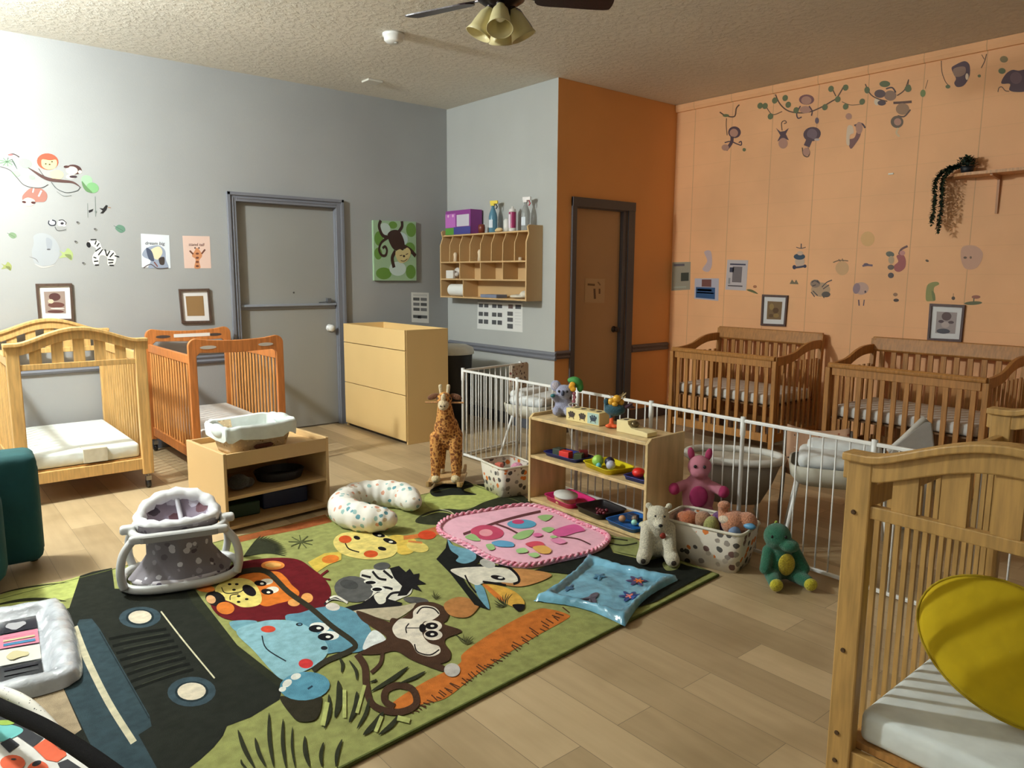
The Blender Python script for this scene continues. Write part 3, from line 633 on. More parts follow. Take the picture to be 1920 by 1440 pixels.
BLU = mat((116, 174, 200), .13, 'plastic')
o, P = watermat('water_play_mat', 'clear blue inflatable water play mat with sea creatures lying at the rug edge', [(2.02, 2.26), (2.57, 2.47), (2.70, 2.0), (2.15, 1.85)], RZ + .001, .034, BLU, None)
tag(o, o.get('label') or 'clear blue inflatable water play mat half over the edge of the rug', 'play mat')
def blob_on(P, u, v, ru, rv, col, n=5, up=.004, name='sea_creature'):
    b = BM(); vs = [b.verts.new(Vector(P(u + ru * (1 + .35 * math.cos(n * t)) * math.cos(t), v + rv * (1 + .35 * math.cos(n * t)) * math.sin(t))) + Vector((0, 0, up))) for t in [2 * PI * i / 40 for i in range(40)]]
    c = b.verts.new(Vector(P(u, v)) + Vector((0, 0, up + .003)))
    for i in range(40): b.faces.new((c, vs[i], vs[(i + 1) % 40]))
    return obj(name, b, mat(col, .35), o)
blob_on(P, .20, .50, .10, .07, (86, 84, 100), 3); blob_on(P, .42, .80, .075, .085, (44, 70, 130), 6); blob_on(P, .42, .80, .035, .04, (226, 128, 116), 5, .006); blob_on(P, .72, .70, .08, .08, (74, 66, 110), 6); blob_on(P, .72, .72, .035, .04, (222, 112, 44), 6, .006); blob_on(P, .3, .2, .05, .04, (60, 96, 128), 4)
blob_on(P, .62, .35, .06, .05, (70, 120, 150), 5)

# ---- pink owl blanket mat
def zr(f): return f
BR = Paint(on(2, RZ + .012), (0, 0, 1), 0, .0003, 'cloth', .85)
b = BM(); rim = [(820, 1000), (838, 975), (900, 962), (985, 950), (1040, 962), (1085, 982), (1138, 1005), (1141, 1022), (1112, 1040), (1050, 1056), (985, 1067), (925, 1056), (872, 1028)]
fl = on(2, RZ)
rimw = [fl(*p) for p in catmull([(float(x), float(y)) for x, y in rim], 5)]
prism(b, [(p.x, p.y) for p in rimw], RZ + .001, RZ + .011, 'xy'); pm = tag(obj('floral_mat', b, mat((234, 178, 196), .9, 'cloth'), bev=.004), 'pink rounded floral cloth mat with a braided pink edge, in front of the toy shelf', 'mat')
b = BM(); n = len(rimw)
for k in range(2):
    L_ = 0; pts = []
    for i in range(n * 4):
        p = rimw[i // 4].lerp(rimw[(i // 4 + 1) % n], (i % 4) / 4); q = sum(rimw, Vector()) / n; d = (q - p); d.z = 0; d.normalize()
        a = i * .9 + k * PI; pts.append(Vector((p.x, p.y, RZ + .016)) + d * (.012 + .009 * math.cos(a)) + Vector((0, 0, .006 * math.sin(a))))
    tube(b, pts, .0085, 6, closed=True)
obj('braided_edge', b, mat((226, 150, 170), .9, 'spots', s=60, cols=((200, 90, 120), (240, 200, 210), (236, 176, 190)), th=.6), pm, smooth=True)
BR.at(760, 920, 3.31)
BR.line((92, 40, 44), [(360, 270), (560, 200), (700, 160), (840, 128)], 16).line((92, 40, 44), [(560, 205), (640, 235), (705, 270)], 11).line((92, 40, 44), [(960, 285), (1070, 300), (1150, 335)], 8)
BR.poly((190, 62, 96), [(410, 240), (470, 215), (545, 220), (605, 250), (600, 285), (540, 305), (470, 300), (415, 270)]); BR.ell((226, 150, 160), 500, 262, 42, 22)
BR.ell((86, 158, 190), 722, 208, 90, 28).ell((196, 60, 110), 700, 195, 38, 14).poly((150, 186, 120), [(665, 290), (720, 255), (795, 245), (770, 285), (710, 305)]).poly((150, 186, 120), [(370, 290), (420, 270), (465, 310), (420, 312)])
BR.poly((214, 90, 150), [(915, 255), (980, 225), (1060, 212), (1115, 248), (1060, 262), (985, 285), (930, 280)]).poly((150, 186, 120), [(845, 240), (890, 228), (925, 240), (890, 262)]).poly((150, 186, 120), [(820, 165), (870, 152), (915, 160), (870, 192)])
BR.poly((92, 156, 196), [(535, 325), (590, 312), (665, 325), (670, 350), (600, 352), (560, 345)]).poly((150, 186, 120), [(500, 340), (540, 335), (555, 365), (520, 372)])
BR.poly((206, 70, 90), [(745, 335), (800, 318), (850, 325), (860, 350), (790, 357)]).poly((222, 170, 86), [(790, 355), (860, 345), (905, 370), (890, 395), (830, 390)]).poly((160, 196, 130), [(690, 370), (740, 360), (760, 385), (700, 392)]).poly((160, 196, 130), [(760, 400), (810, 390), (835, 408), (800, 420)]).poly((230, 140, 180), [(900, 310), (960, 300), (1000, 325), (950, 335)])
BR.ell((160, 196, 130), 920, 292, 22, 8).ell((222, 110, 160), 820, 280, 30, 12)
BR.done('printed_flowers', pm)

# ---- left silver water mat with picture squares
o2, P2 = watermat('tummy_time_mat', 'silver rimmed inflatable mat with black and white picture squares at the left edge', [(-.36, 2.86), (-.28, 3.62), (.46, 3.50), (.395, 2.74)], RZ + .001, .052, mat((196, 200, 206), .2, 'plastic'), None, -.03)
tag(o2, 'silver rimmed inflatable mat with black and white picture squares at the left edge', 'play mat')
cols = [(40, 38, 46), (196, 196, 200), (214, 130, 150), (40, 40, 44), (210, 208, 200), (56, 120, 160), (30, 30, 34), (170, 168, 172), (200, 190, 150)]
b = BM(); ms = []
for i in range(4):
    for j in range(4):
        u0, v0 = .135 + i * .183, .135 + j * .183; vs = [b.verts.new(Vector(P2(u0 + a * .165, v0 + c * .165)) + Vector((0, 0, .008))) for a, c in ((0, 0), (1, 0), (1, 1), (0, 1))]
        f = b.faces.new(vs); f.material_index = (i * 4 + j * 5 + i * j) % 9
        if (i + j) % 2:
            for q_ in range(3):
                w_ = [b.verts.new(Vector(P2(u0 + a, v0 + c)) + Vector((0, 0, .0095))) for a, c in ((.02 + q_ * .05, .02), (.045 + q_ * .05, .02), (.045 + q_ * .05, .15), (.02 + q_ * .05, .15))]
                f = b.faces.new(w_); f.material_index = (i + q_ * 3 + j) % 9
            continue
        t = [b.verts.new(Vector(P2(u0 + .08 + .045 * math.cos(q) * (1 + .3 * math.cos(3 * q + i)), v0 + .075 + .045 * math.sin(q))) + Vector((0, 0, .0095))) for q in [2 * PI * k / 16 for k in range(16)]]
        f = b.faces.new(t); f.material_index = (i * 4 + j * 5 + i * j + (4 if (i + j) % 3 else 7)) % 9
me = bpy.data.meshes.new('picture_squares'); b.to_mesh(me); b.free()
for c in cols: me.materials.append(mat(c, .25))
q = bpy.data.objects.new('picture_squares', me); C.objects.link(q); q.parent = o2

# ---- play gym : mat with black, white, orange squares; dotted arch; black padded arch
fg = on(2, RZ + .010)
b = BM(); gym = [(-60, 1340), (60, 1345), (200, 1440), (260, 1520), (-120, 1620)]
gw = [fg(*p) for p in gym]; prism(b, [(p.x, p.y) for p in gw], RZ + .001, RZ + .009, 'xy'); r = thing('play_gym', 'baby play gym with black, white and orange mat in the near left corner', 'play gym', (0, 0, 0))
obj('mat_pad', b, mat((226, 222, 214), .85, 'cloth'), r, bev=.003)
G = Paint(fg, (0, 0, 1), .0006, .0002, 'cloth', .85).at(0, 1130, 4.6467)
K, Wt, O_ = (34, 34, 40), (226, 220, 208), (224, 96, 56)
G.poly(K, [(-200, 950), (60, 1000), (380, 1180), (290, 1260), (60, 1100), (-200, 1100)], 0).poly(O_, [(290, 1260), (420, 1170), (560, 1250), (580, 1330), (500, 1390), (400, 1370)], 0).poly(K, [(500, 1400), (590, 1365), (720, 1450), (760, 1600), (600, 1600)], 0)
G.poly((110, 190, 186), [(-60, 1080), (60, 1060), (195, 1100), (170, 1150), (30, 1210), (-60, 1200)]).poly(K, [(0, 1230), (90, 1180), (170, 1240), (80, 1310)], 0).ell(O_, 110, 1400, 110, 70).poly(O_, [(240, 1440), (330, 1380), (420, 1430), (400, 1560), (250, 1560)]).ell(K, 320, 1405, 44, 22, -.4).ell((150, 180, 70), 40, 1050, 90, 22)
G.poly(O_, [(-100, 1500), (60, 1520), (120, 1700), (-100, 1700)]).ell(K, 120, 1370, 24, 8)
G.done('mat_print', r)
def over(px, py, h): return on(2, h)(px, py)
b = BM(); tube(b, catmull([tuple(over(x, y, z)) for x, y, z in ((-70, 1290, .10), (0, 1325, .14), (80, 1362, .17), (160, 1412, .19), (230, 1462, .20), (330, 1530, .17), (420, 1600, .05))], 8, False), .021, 10); obj('padded_arch', b, mat((16, 14, 14), .9, 'pile'), r, smooth=True)
b = BM(); tube(b, catmull([tuple(over(x, y, z)) for x, y, z in ((-40, 1290, .04), (10, 1300, .06), (50, 1320, .07), (85, 1352, .05), (125, 1400, .022))], 8, False), .019, 10); obj('dotted_arch', b, mat((222, 218, 206), .8, 'spots', s=70, cols=((40, 40, 44), (60, 60, 60)), th=.33), r, smooth=True)

# ================================================================ white cloth basket on the low shelf
r = thing('lined_basket', 'wicker basket with a white cloth liner on top of the low shelf', 'basket', (1.53, 4.16, .415), math.radians(5))
def rect(rx, ry, z, e=6): return oval(rx, ry, z, 40, e=e)
def loft(b, loops, closed_bottom=True):
    R_ = [[b.verts.new(p) for p in L_] for L_ in loops]; n = len(R_[0])
    for A, B_ in zip(R_, R_[1:]):
        for k in range(n): b.faces.new((A[k], A[(k + 1) % n], B_[(k + 1) % n], B_[k]))
    if closed_bottom: b.faces.new(R_[0][::-1])
b = BM(); loft(b, [rect(.165, .11, 0), rect(.17, .115, .02), rect(.205, .145, .155)]); obj('basket_body', b, mat((206, 180, 140), .8, 'spots', s=50, cols=((170, 140, 96), (220, 196, 150)), th=.5), r, smooth=True, solid=.006)
def fr(L_, a, k=7): return [(x * (1 + a * math.sin(k * i * 2 * PI / 40)), y * (1 + a * math.cos(k * i * 2 * PI / 40)), z + a * .25 * math.sin(5 * i)) for i, (x, y, z) in enumerate(L_)]
b = BM(); loft(b, [rect(.16, .105, .02), rect(.175, .12, .06), fr(rect(.20, .142, .16), .01), fr(rect(.215, .155, .168), .015), fr(rect(.222, .162, .15), .03), fr(rect(.214, .157, .085), .05)]); obj('cloth_liner', b, mat((222, 228, 222), .85, 'cloth'), r, smooth=True)
for q in ([((.2, .02, .145), (.045, .075, .035), (0, .3, 0)), ((.215, -.05, .13), (.03, .05, .035), None)], [((-.2, -.02, .13), (.03, .08, .045), (0, -.3, 0))]):
    b = BM(); [ell(b, *e_) for e_ in q]; obj('gathered_corner', b, mat((214, 222, 218), .85, 'cloth'), r, remesh=.008)
b = BM(); prism(b, [(-.055, .05), (-.045, .04), (.05, .045), (.06, .056), (.045, .064), (-.04, .062)], -.142, -.128, 'xz', Matrix.Rotation(math.radians(6), 4, 'X')); obj('handle_slot', b, mat((96, 50, 30), .8), r)
b = BM(); ell(b, (.02, -.02, .085), (.05, .035, .035)); ell(b, (.05, .0, .1), (.03, .03, .03)); ell(b, (-.03, -.03, .07), (.05, .03, .02)); tag(obj('burp_cloth', b, mat((186, 208, 226), .85, 'cloth'), remesh=.006), 'crumpled pale blue cloth inside the lined basket', 'cloth'); q = bpy.data.objects['burp_cloth']; q.location = (1.53, 4.14, .405)
# dark toys in the low shelf
Lm = Matrix.Translation((1.295, 3.955, 0)) @ Matrix.Rotation(math.radians(5), 4, 'Z')
def lp(x, y, z): return Lm @ Vector((x, y, z))
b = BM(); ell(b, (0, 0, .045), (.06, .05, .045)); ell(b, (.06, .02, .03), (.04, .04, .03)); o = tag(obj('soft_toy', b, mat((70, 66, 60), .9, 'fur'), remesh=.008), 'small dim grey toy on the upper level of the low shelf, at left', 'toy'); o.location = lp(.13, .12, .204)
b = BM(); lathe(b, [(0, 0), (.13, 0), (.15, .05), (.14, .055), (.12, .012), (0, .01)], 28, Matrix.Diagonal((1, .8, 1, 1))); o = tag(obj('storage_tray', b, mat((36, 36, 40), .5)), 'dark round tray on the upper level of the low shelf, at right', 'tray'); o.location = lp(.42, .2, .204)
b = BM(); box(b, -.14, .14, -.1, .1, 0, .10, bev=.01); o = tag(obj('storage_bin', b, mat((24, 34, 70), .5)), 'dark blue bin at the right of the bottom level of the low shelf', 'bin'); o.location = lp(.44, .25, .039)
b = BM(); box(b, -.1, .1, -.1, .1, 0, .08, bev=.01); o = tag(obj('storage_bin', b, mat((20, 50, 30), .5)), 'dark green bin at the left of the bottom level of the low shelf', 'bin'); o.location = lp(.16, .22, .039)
# ================================================================ rug artwork
A = Paint(on(2, RZ), (0, 0, 1), .0006, .000016, 'pile', .95)
Z3, Z4, Z5, Z6, Z7, ZA = (340, 740, 4.0), (0, 840, 4.174), (0, 1120, 3.4286), (360, 960, 3.428), (760, 920, 3.31), (780, 640, 3.692)
LIME, OLV, DKG, CHAR, ORR, TERR = (158, 164, 92), (176, 184, 106), (50, 52, 36), (38, 40, 34), (196, 112, 48), (150, 84, 46)
# far corner grasses, dark swathes
A.at(*ZA).poly(OLV, [(60, 1080), (200, 1000), (380, 985), (560, 1050), (520, 1110), (330, 1160), (120, 1160)]).poly(DKG, [(0, 1255), (60, 1190), (200, 1160), (350, 1165), (480, 1110), (620, 1075), (770, 1090), (760, 1140), (560, 1180), (420, 1230), (200, 1270)]).poly(CHAR, [(100, 1030), (200, 985), (330, 965), (400, 1000), (330, 1030), (420, 1062), (250, 1065), (130, 1075)])
A.poly(DKG, [(420, 990), (560, 1000), (760, 1080), (640, 1080), (500, 1020)]).line(OLV, [(40, 1215), (160, 1180), (280, 1200)], 6, True).line((206, 204, 170), [(150, 1160), (240, 1180), (290, 1230)], 6, True).grass((206, 204, 170), 380, 1250, 5, 60, 1.2, 4)
A.poly((178, 110, 64), [(30, 1320), (200, 1270), (300, 1275), (180, 1330), (40, 1370)])
A.at(*Z3).poly(TERR, [(380, 1075), (700, 1000), (1080, 900), (1130, 955), (900, 1010), (640, 1060), (405, 1115)], 0)
# left top grasses
A.at(*Z4).poly(OLV, [(-100, 1190), (200, 1090), (500, 1040), (720, 980), (740, 1080), (600, 1160), (300, 1230), (-100, 1260)]).line(DKG, [(-60, 1160), (120, 1110), (330, 1075), (540, 1052)], 12, True).line(DKG, [(-80, 1240), (150, 1195), (350, 1185), (520, 1200)], 26, True).poly(DKG, [(-100, 1275), (150, 1240), (420, 1280), (560, 1250), (560, 1300), (260, 1330), (-100, 1330)])
# jeep hood
A.at(0, 0, 1).poly(CHAR, [(150, 1080), (174, 1072), (210, 1065), (215, 1104), (366, 1106), (380, 1126), (445, 1210), (480, 1240), (532, 1278), (524, 1312), (470, 1345), (425, 1362), (418, 1380), (400, 1402), (375, 1425), (330, 1460), (150, 1600), (60, 1500), (110, 1250), (130, 1140)], 0)
A.poly((44, 47, 34), [(366, 1106), (380, 1126), (445, 1210), (532, 1278), (524, 1290), (440, 1225), (360, 1130), (350, 1108)], 0)
A.at(*Z5).poly((54, 70, 76), [(490, 190), (510, 145), (590, 138), (640, 200), (960, 760), (975, 830), (890, 885), (1010, 1100), (1060, 1300), (750, 1300), (540, 860), (400, 560)], 0)
A.poly((168, 150, 122), [(150, 640), (400, 570), (525, 850), (470, 890), (200, 700)], 0).line((206, 198, 168), [(478, 190), (560, 400), (700, 680), (860, 935)], 46).line((38, 48, 52), [(640, 220), (960, 780)], 8)
for c in ((900, 130, 135, 68, 75, 42), (1232, 608, 156, 96, 92, 56)):
    A.ell((58, 74, 82), c[0], c[1], c[2], c[3], -.05).ell((36, 48, 52), c[0], c[1], c[4] + 16, c[5] + 10, -.05).ell((222, 210, 186), c[0], c[1] - 2, c[4], c[5], -.05)
for i in range(8): t = i / 7; A.line((18, 20, 16), [(700 + 165 * t, 270 + 320 * t), (880 + 160 * t, 235 + 290 * t), (1070 + 175 * t, 205 + 260 * t)], 19)
for i in range(7): t = (i + .5) / 7; A.line((60, 64, 50), [(760 + 165 * t, 262 + 320 * t), (1040 + 175 * t, 215 + 260 * t)], 4)
A.line((214, 208, 176), [(1035, 92), (1180, 280), (1380, 522)], 10)
# orange path, then giraffe
A.at(*Z7).poly(ORR, [(800, 745), (900, 738), (1010, 770), (1000, 800), (820, 900), (640, 1010), (420, 1160), (250, 1290), (100, 1330), (-60, 1400), (-90, 1330), (100, 1200), (330, 1080), (360, 1010), (560, 870)])
for i in range(46): t = i / 45; x = 1010 - 960 * t + random.uniform(-14, 14); y = 780 + 620 * t + 40 * math.sin(t * 3) - 20; A.line((84, 52, 34), [(x, y), (x - random.uniform(30, 60), y + random.uniform(-40, -6))], 7, False)
A.at(*Z6).poly((214, 186, 82), [(745, 325), (850, 268), (960, 255), (960, 310), (880, 340), (800, 392)], 0).ell((214, 122, 48), 890, 305, 56, 27, -.1)
A.poly((218, 186, 84), [(1260, 170), (1340, 150), (1440, 185), (1420, 260), (1330, 270)]).ell((220, 200, 110), 1450, 226, 72, 34, .2).line((206, 120, 60), [(1360, 168), (1430, 160), (1480, 150)], 26).ell((206, 74, 40), 1510, 150, 58, 29).line((210, 130, 70), [(1390, 190), (1480, 200)], 12)
A.poly((228, 208, 122), [(908, 200), (940, 150), (1020, 130), (1160, 128), (1260, 160), (1320, 225), (1290, 285), (1180, 308), (1050, 298), (950, 262)])
A.ell((206, 86, 40), 985, 178, 42, 25).ell((206, 84, 40), 1150, 272, 46, 23).ell((24, 20, 22), 1060, 168, 22, 12, .3).ell((24, 20, 22), 1222, 238, 28, 12, .2).ell((24, 20, 22), 1200, 150, 42, 14, .2).ell((236, 232, 214), 1205, 152, 12, 6).ell((24, 20, 22), 1272, 190, 46, 15, .3).ell((236, 232, 214), 1278, 194, 14, 6).line((30, 22, 22), [(985, 203), (1010, 240), (1075, 261)], 8)
# twigs
for a in range(16): A.line(DKG, [(330, 290), (330 + 150 * math.cos(-.05 - a * .07), 290 + 90 * math.sin(-.3 - a * .07)), (360 + 250 * math.cos(.12 - a * .09), 300 + 150 * math.sin(-.1 - a * .085))], 9, True)
for a in range(9): A.line((86, 90, 56), [(700, 195), (700 + 80 * math.cos(a * .7 + .4), 195 + 45 * math.sin(a * .7 + .4))], 6)
# lion
A.poly((100, 24, 30), [(240, 360), (330, 320), (520, 298), (680, 308), (780, 372), (850, 430), (892, 510), (866, 600), (780, 640), (600, 692), (430, 705), (215, 690), (120, 600), (160, 480)]).line((100, 24, 30), [(820, 420), (850, 395), (875, 378)], 14).line((100, 24, 30), [(840, 430), (890, 438)], 10)
A.ell((226, 138, 66), 520, 346, 76, 29).ell((232, 176, 100), 522, 344, 52, 17).poly((214, 118, 44), [(290, 440), (400, 392), (540, 385), (600, 420), (640, 470), (690, 520), (660, 560), (560, 590), (440, 600)]).ell((226, 160, 90), 740, 556, 38, 32).ell((226, 160, 90), 656, 586, 40, 24)
A.poly((226, 208, 118), [(148, 510), (190, 452), (290, 428), (390, 450), (446, 540), (430, 600), (330, 616), (255, 585), (195, 560)]).ell((26, 20, 24), 368, 508, 50, 30, .6).ell((238, 232, 214), 478, 452, 44, 20, -.1).ell((22, 18, 20), 440, 462, 40, 18, .1).ell((238, 232, 214), 450, 464, 12, 7).ell((238, 232, 214), 515, 505, 44, 22, -.1).ell((22, 18, 20), 484, 516, 40, 19, .1).ell((238, 232, 214), 492, 520, 12, 7)
for x, y in ((242, 468), (288, 468), (270, 504), (300, 545), (352, 564), (300, 582)): A.ell((26, 20, 22), x, y, 12, 7)
A.line((26, 20, 22), [(190, 488), (215, 525), (300, 520), (330, 505)], 6).line((26, 20, 22), [(300, 530), (250, 540), (245, 570)], 6).ell((214, 122, 50), 85, 495, 62, 24, .1).ell((28, 24, 22), 150, 562, 66, 46, .3).ell((222, 170, 120), 122, 566, 32, 26, .4).ell((216, 122, 50), 215, 622, 58, 40, .1)
# zebra
A.poly((224, 220, 204), [(1080, 400), (1160, 372), (1290, 375), (1400, 430), (1410, 520), (1340, 560), (1250, 592), (1120, 590)]).ell((84, 84, 82), 1220, 352, 54, 25, -.1).ell((84, 82, 80), 1440, 572, 82, 22, .1).poly((30, 28, 30), [(950, 625), (1090, 590), (1170, 540), (1250, 560), (1350, 588), (1345, 612), (1010, 640)], 0)
A.poly((28, 26, 28), [(1270, 365), (1330, 350), (1375, 390), (1400, 368), (1425, 405), (1462, 398), (1455, 436), (1505, 466), (1445, 472), (1478, 515), (1415, 495), (1380, 540), (1320, 545), (1350, 480), (1300, 430)], 0).ell((90, 90, 88), 1040, 500, 126, 84, .12).ell((70, 70, 70), 1010, 470, 60, 30, .2)
for q in ([(1090, 410), (1150, 425)], [(1160, 385), (1200, 430), (1250, 440)], [(1230, 380), (1290, 430)], [(1190, 530), (1230, 490), (1290, 500)], [(1240, 580), (1280, 530), (1340, 520)], [(1150, 560), (1200, 520)]): A.line((28, 26, 28), q, 15)
A.ell((238, 236, 224), 1150, 455, 46, 15, .1).ell((20, 18, 20), 1148, 458, 34, 11).ell((238, 236, 224), 1195, 500, 46, 17).ell((20, 18, 20), 1190, 502, 32, 12).poly((222, 218, 200), [(1170, 540), (1230, 520), (1245, 580), (1200, 595)])
for i in range(4): A.line((226, 222, 206) if i % 2 else (40, 38, 40), [(850 + i * 12, 600 - i * 14), (900 + i * 10, 565 - i * 6), (1000, 580 + i * 3)], 13)
A.poly((190, 178, 150), [(1040, 640), (1330, 610), (1440, 590), (1400, 640), (1290, 700), (1180, 680)])
# hippo
A.poly((98, 146, 164), [(600, 690), (700, 652), (820, 618), (960, 612), (1080, 672), (1150, 765), (1148, 850), (1070, 905), (950, 905), (800, 900)]).poly((120, 168, 182), [(240, 715), (330, 700), (420, 712), (300, 775)]).ell((214, 206, 196), 905, 614, 46, 25, .1)
A.poly((140, 184, 194), [(285, 772), (430, 712), (560, 698), (690, 716), (800, 780), (870, 860), (862, 930), (780, 1000), (640, 1062), (560, 1072), (400, 900)]).ell((206, 74, 52), 490, 758, 48, 22).ell((206, 60, 60), 732, 980, 47, 31).line((34, 40, 46), [(450, 800), (480, 885), (605, 965)], 8)
A.ell((238, 238, 230), 820, 745, 64, 30, .1).ell((22, 22, 26), 800, 755, 50, 24).ell((238, 238, 230), 815, 752, 16, 8).ell((238, 238, 230), 880, 800, 66, 30).ell((22, 22, 26), 860, 808, 52, 24).ell((238, 238, 230), 875, 808, 16, 8).ell((30, 34, 40), 690, 728, 22, 11).ell((90, 130, 150), 692, 727, 12, 6).ell((30, 34, 40), 850, 880, 22, 13)
A.poly((226, 230, 226), [(1130, 800), (1180, 765), (1245, 820), (1210, 850), (1100, 890)])
# monkey
BRN = (72, 50, 36)
A.line(BRN, [(1060, 920), (1110, 1000), (1120, 1120), (1150, 1230), (1230, 1280), (1350, 1290), (1440, 1240), (1420, 1150), (1330, 1120), (1250, 1150), (1240, 1220), (1300, 1260)], 44).line(BRN, [(1150, 1040), (1210, 980), (1225, 900)], 24)
A.poly(BRN, [(1060, 640), (1180, 680), (1310, 740), (1300, 820), (1420, 900), (1630, 1000), (1610, 1030), (1420, 960), (1310, 900), (1200, 920), (1080, 918), (1150, 870), (1250, 820), (1180, 760), (1090, 700)])
A.poly(BRN, [(1280, 690), (1340, 690), (1410, 640), (1450, 590), (1560, 588), (1650, 640), (1640, 700), (1620, 725), (1735, 770), (1640, 815), (1625, 850), (1662, 905), (1650, 960), (1560, 985), (1440, 960), (1395, 890), (1310, 840), (1272, 760)]).poly((226, 216, 198), [(1295, 735), (1340, 692), (1415, 690), (1425, 640), (1480, 606), (1560, 618), (1592, 662), (1540, 702), (1490, 712), (1475, 752), (1490, 810), (1530, 850), (1588, 870), (1592, 912), (1530, 935), (1450, 912), (1418, 860), (1385, 830), (1320, 812), (1290, 770)])
A.line((34, 26, 24), [(1445, 660), (1480, 620), (1550, 625), (1588, 660)], 9).line((34, 26, 24), [(1430, 855), (1450, 905), (1530, 925), (1590, 890)], 9).ell((226, 216, 198), 1545, 738, 62, 36).ell((226, 216, 198), 1550, 796, 60, 34).ell((26, 20, 22), 1482, 752, 22, 28).ell((26, 20, 22), 1540, 738, 42, 22).ell((236, 232, 220), 1545, 738, 13, 7).ell((26, 20, 22), 1540, 790, 42, 22).ell((236, 232, 220), 1545, 792, 13, 7)
A.line((34, 26, 24), [(1380, 785), (1375, 750), (1395, 722)], 8).line((34, 26, 24), [(1372, 752), (1460, 752)], 5).ell((190, 184, 176), 1672, 1022, 52, 44)
A.line((52, 48, 36), [(300, 392), (470, 384), (620, 520), (760, 620), (900, 740), (1045, 850), (1010, 900), (860, 965), (775, 1025)], 34)
A.poly((50, 46, 34), [(565, 1195), (700, 1205), (830, 1190), (805, 1330), (705, 1355), (640, 1315)]).ell((90, 146, 168), 725, 1126, 162, 92, -.08).ell((232, 232, 222), 612, 1108, 34, 22, -.6).ell((232, 232, 222), 668, 1064, 34, 20, -.3).ell((232, 232, 222), 582, 1146, 24, 16, -.3).line((40, 60, 76), [(745, 1145), (775, 1125)], 12)
# grasses at bottom
for x0, y0, x1, y1, w in ((940, 1090, 920, 1330, 44), (1010, 960, 1060, 1090, 20), (940, 930, 960, 1040, 22), (1060, 1160, 1010, 1360, 36), (880, 1180, 850, 1400, 30), (1140, 1200, 1060, 1400, 24), (1390, 1000, 1150, 1160, 30), (1500, 1030, 1330, 1110, 22), (1230, 1290, 1100, 1440, 44), (1330, 1310, 1200, 1440, 30), (1180, 1080, 1140, 1100, 14)):
    A.line(DKG, [(x0, y0), ((x0 + x1) / 2 + 18, (y0 + y1) / 2), (x1, y1)], w, True)
for x0, y0, x1, y1, w in ((870, 1230, 840, 1380, 30), (980, 1150, 980, 1330, 24), (1110, 1120, 1060, 1300, 22), (1220, 1320, 1180, 1420, 24), (1320, 1330, 1400, 1350, 34)): A.line((184, 190, 116), [(x0, y0), (x1, y1)], w)
A.at(*Z5)
for x0, y0, x1, y1, w in ((1730, 750, 1760, 1100, 26), (1820, 790, 1840, 1110, 24), (1880, 840, 1900, 1110, 16), (1530, 860, 1640, 1110, 30), (1640, 910, 1710, 1100, 26), (1550, 1050, 1590, 1110, 16), (1960, 900, 1990, 1100, 30), (2080, 940, 2070, 1100, 24), (2200, 920, 2160, 1100, 26)): A.line(DKG, [(x0, y0), ((x0 + x1) / 2 - 12, (y0 + y1) / 2), (x1, y1)], w, True)
# orange path with fringe, right grass, toucan
A.at(*Z7)
A.poly((178, 122, 70), [(240, 710), (330, 665), (440, 690), (460, 720), (390, 790), (280, 780)]).poly((196, 140, 84), [(560, 500), (720, 490), (900, 520), (860, 560), (720, 600), (600, 580)])
A.poly((34, 36, 30), [(800, 500), (1000, 430), (1250, 320), (1290, 390), (1500, 440), (1600, 420), (1750, 470), (1900, 505), (1720, 600), (1560, 690), (1300, 780), (1150, 560), (1000, 520)], 0).poly((140, 146, 92), [(1270, 300), (1420, 300), (1470, 360), (1480, 410), (1380, 400), (1290, 370)]).poly((136, 140, 90), [(1600, 450), (1700, 440), (1690, 490), (1620, 500)])
A.poly((26, 28, 26), [(192, 430), (250, 362), (262, 300), (330, 385), (470, 400), (480, 430), (440, 460), (600, 470), (560, 490), (330, 505), (390, 600), (470, 690), (520, 745), (430, 715), (350, 610), (280, 520)], 0).poly((110, 158, 176), [(262, 300), (300, 345), (420, 380), (436, 430), (372, 458), (315, 442), (330, 412), (280, 372)]).poly((110, 158, 176), [(430, 575), (480, 600), (505, 660), (520, 742), (450, 660)])
A.poly((226, 220, 202), [(280, 500), (370, 482), (520, 478), (640, 492), (700, 540), (690, 578), (600, 575), (500, 575), (440, 592), (370, 555)]).line((26, 22, 24), [(580, 462), (640, 480), (695, 530), (705, 570), (670, 585)], 16).line((26, 22, 24), [(480, 570), (540, 578), (625, 592)], 12).ell((26, 22, 24), 575, 546, 46, 14, .2).ell((236, 232, 220), 590, 546, 16, 6).line((26, 22, 24), [(370, 530), (400, 590), (440, 640)], 10)
A.poly((216, 168, 74), [(500, 590), (600, 600), (690, 640), (740, 700), (710, 735), (640, 715), (560, 660)]).poly((206, 120, 50), [(480, 590), (520, 600), (620, 690), (560, 670)]).poly((26, 22, 24), [(665, 715), (735, 712), (735, 740), (700, 755)]).ell((190, 190, 180), 510, 458, 50, 26, .3)
A.grass((60, 60, 40), 620, 720, 9, 90, 2.2, 6, -2.2).grass((76, 76, 46), 380, 960, 8, 70, 2.2, 6).grass((76, 76, 46), 190, 680, 5, 60, 1.6, 5).line(DKG, [(310, 900), (380, 950)], 6)
A.line(DKG, [(1260, 330), (1350, 345), (1440, 330)], 9).line(DKG, [(1280, 300), (1380, 315)], 8)
A.done('printed_artwork', rug)

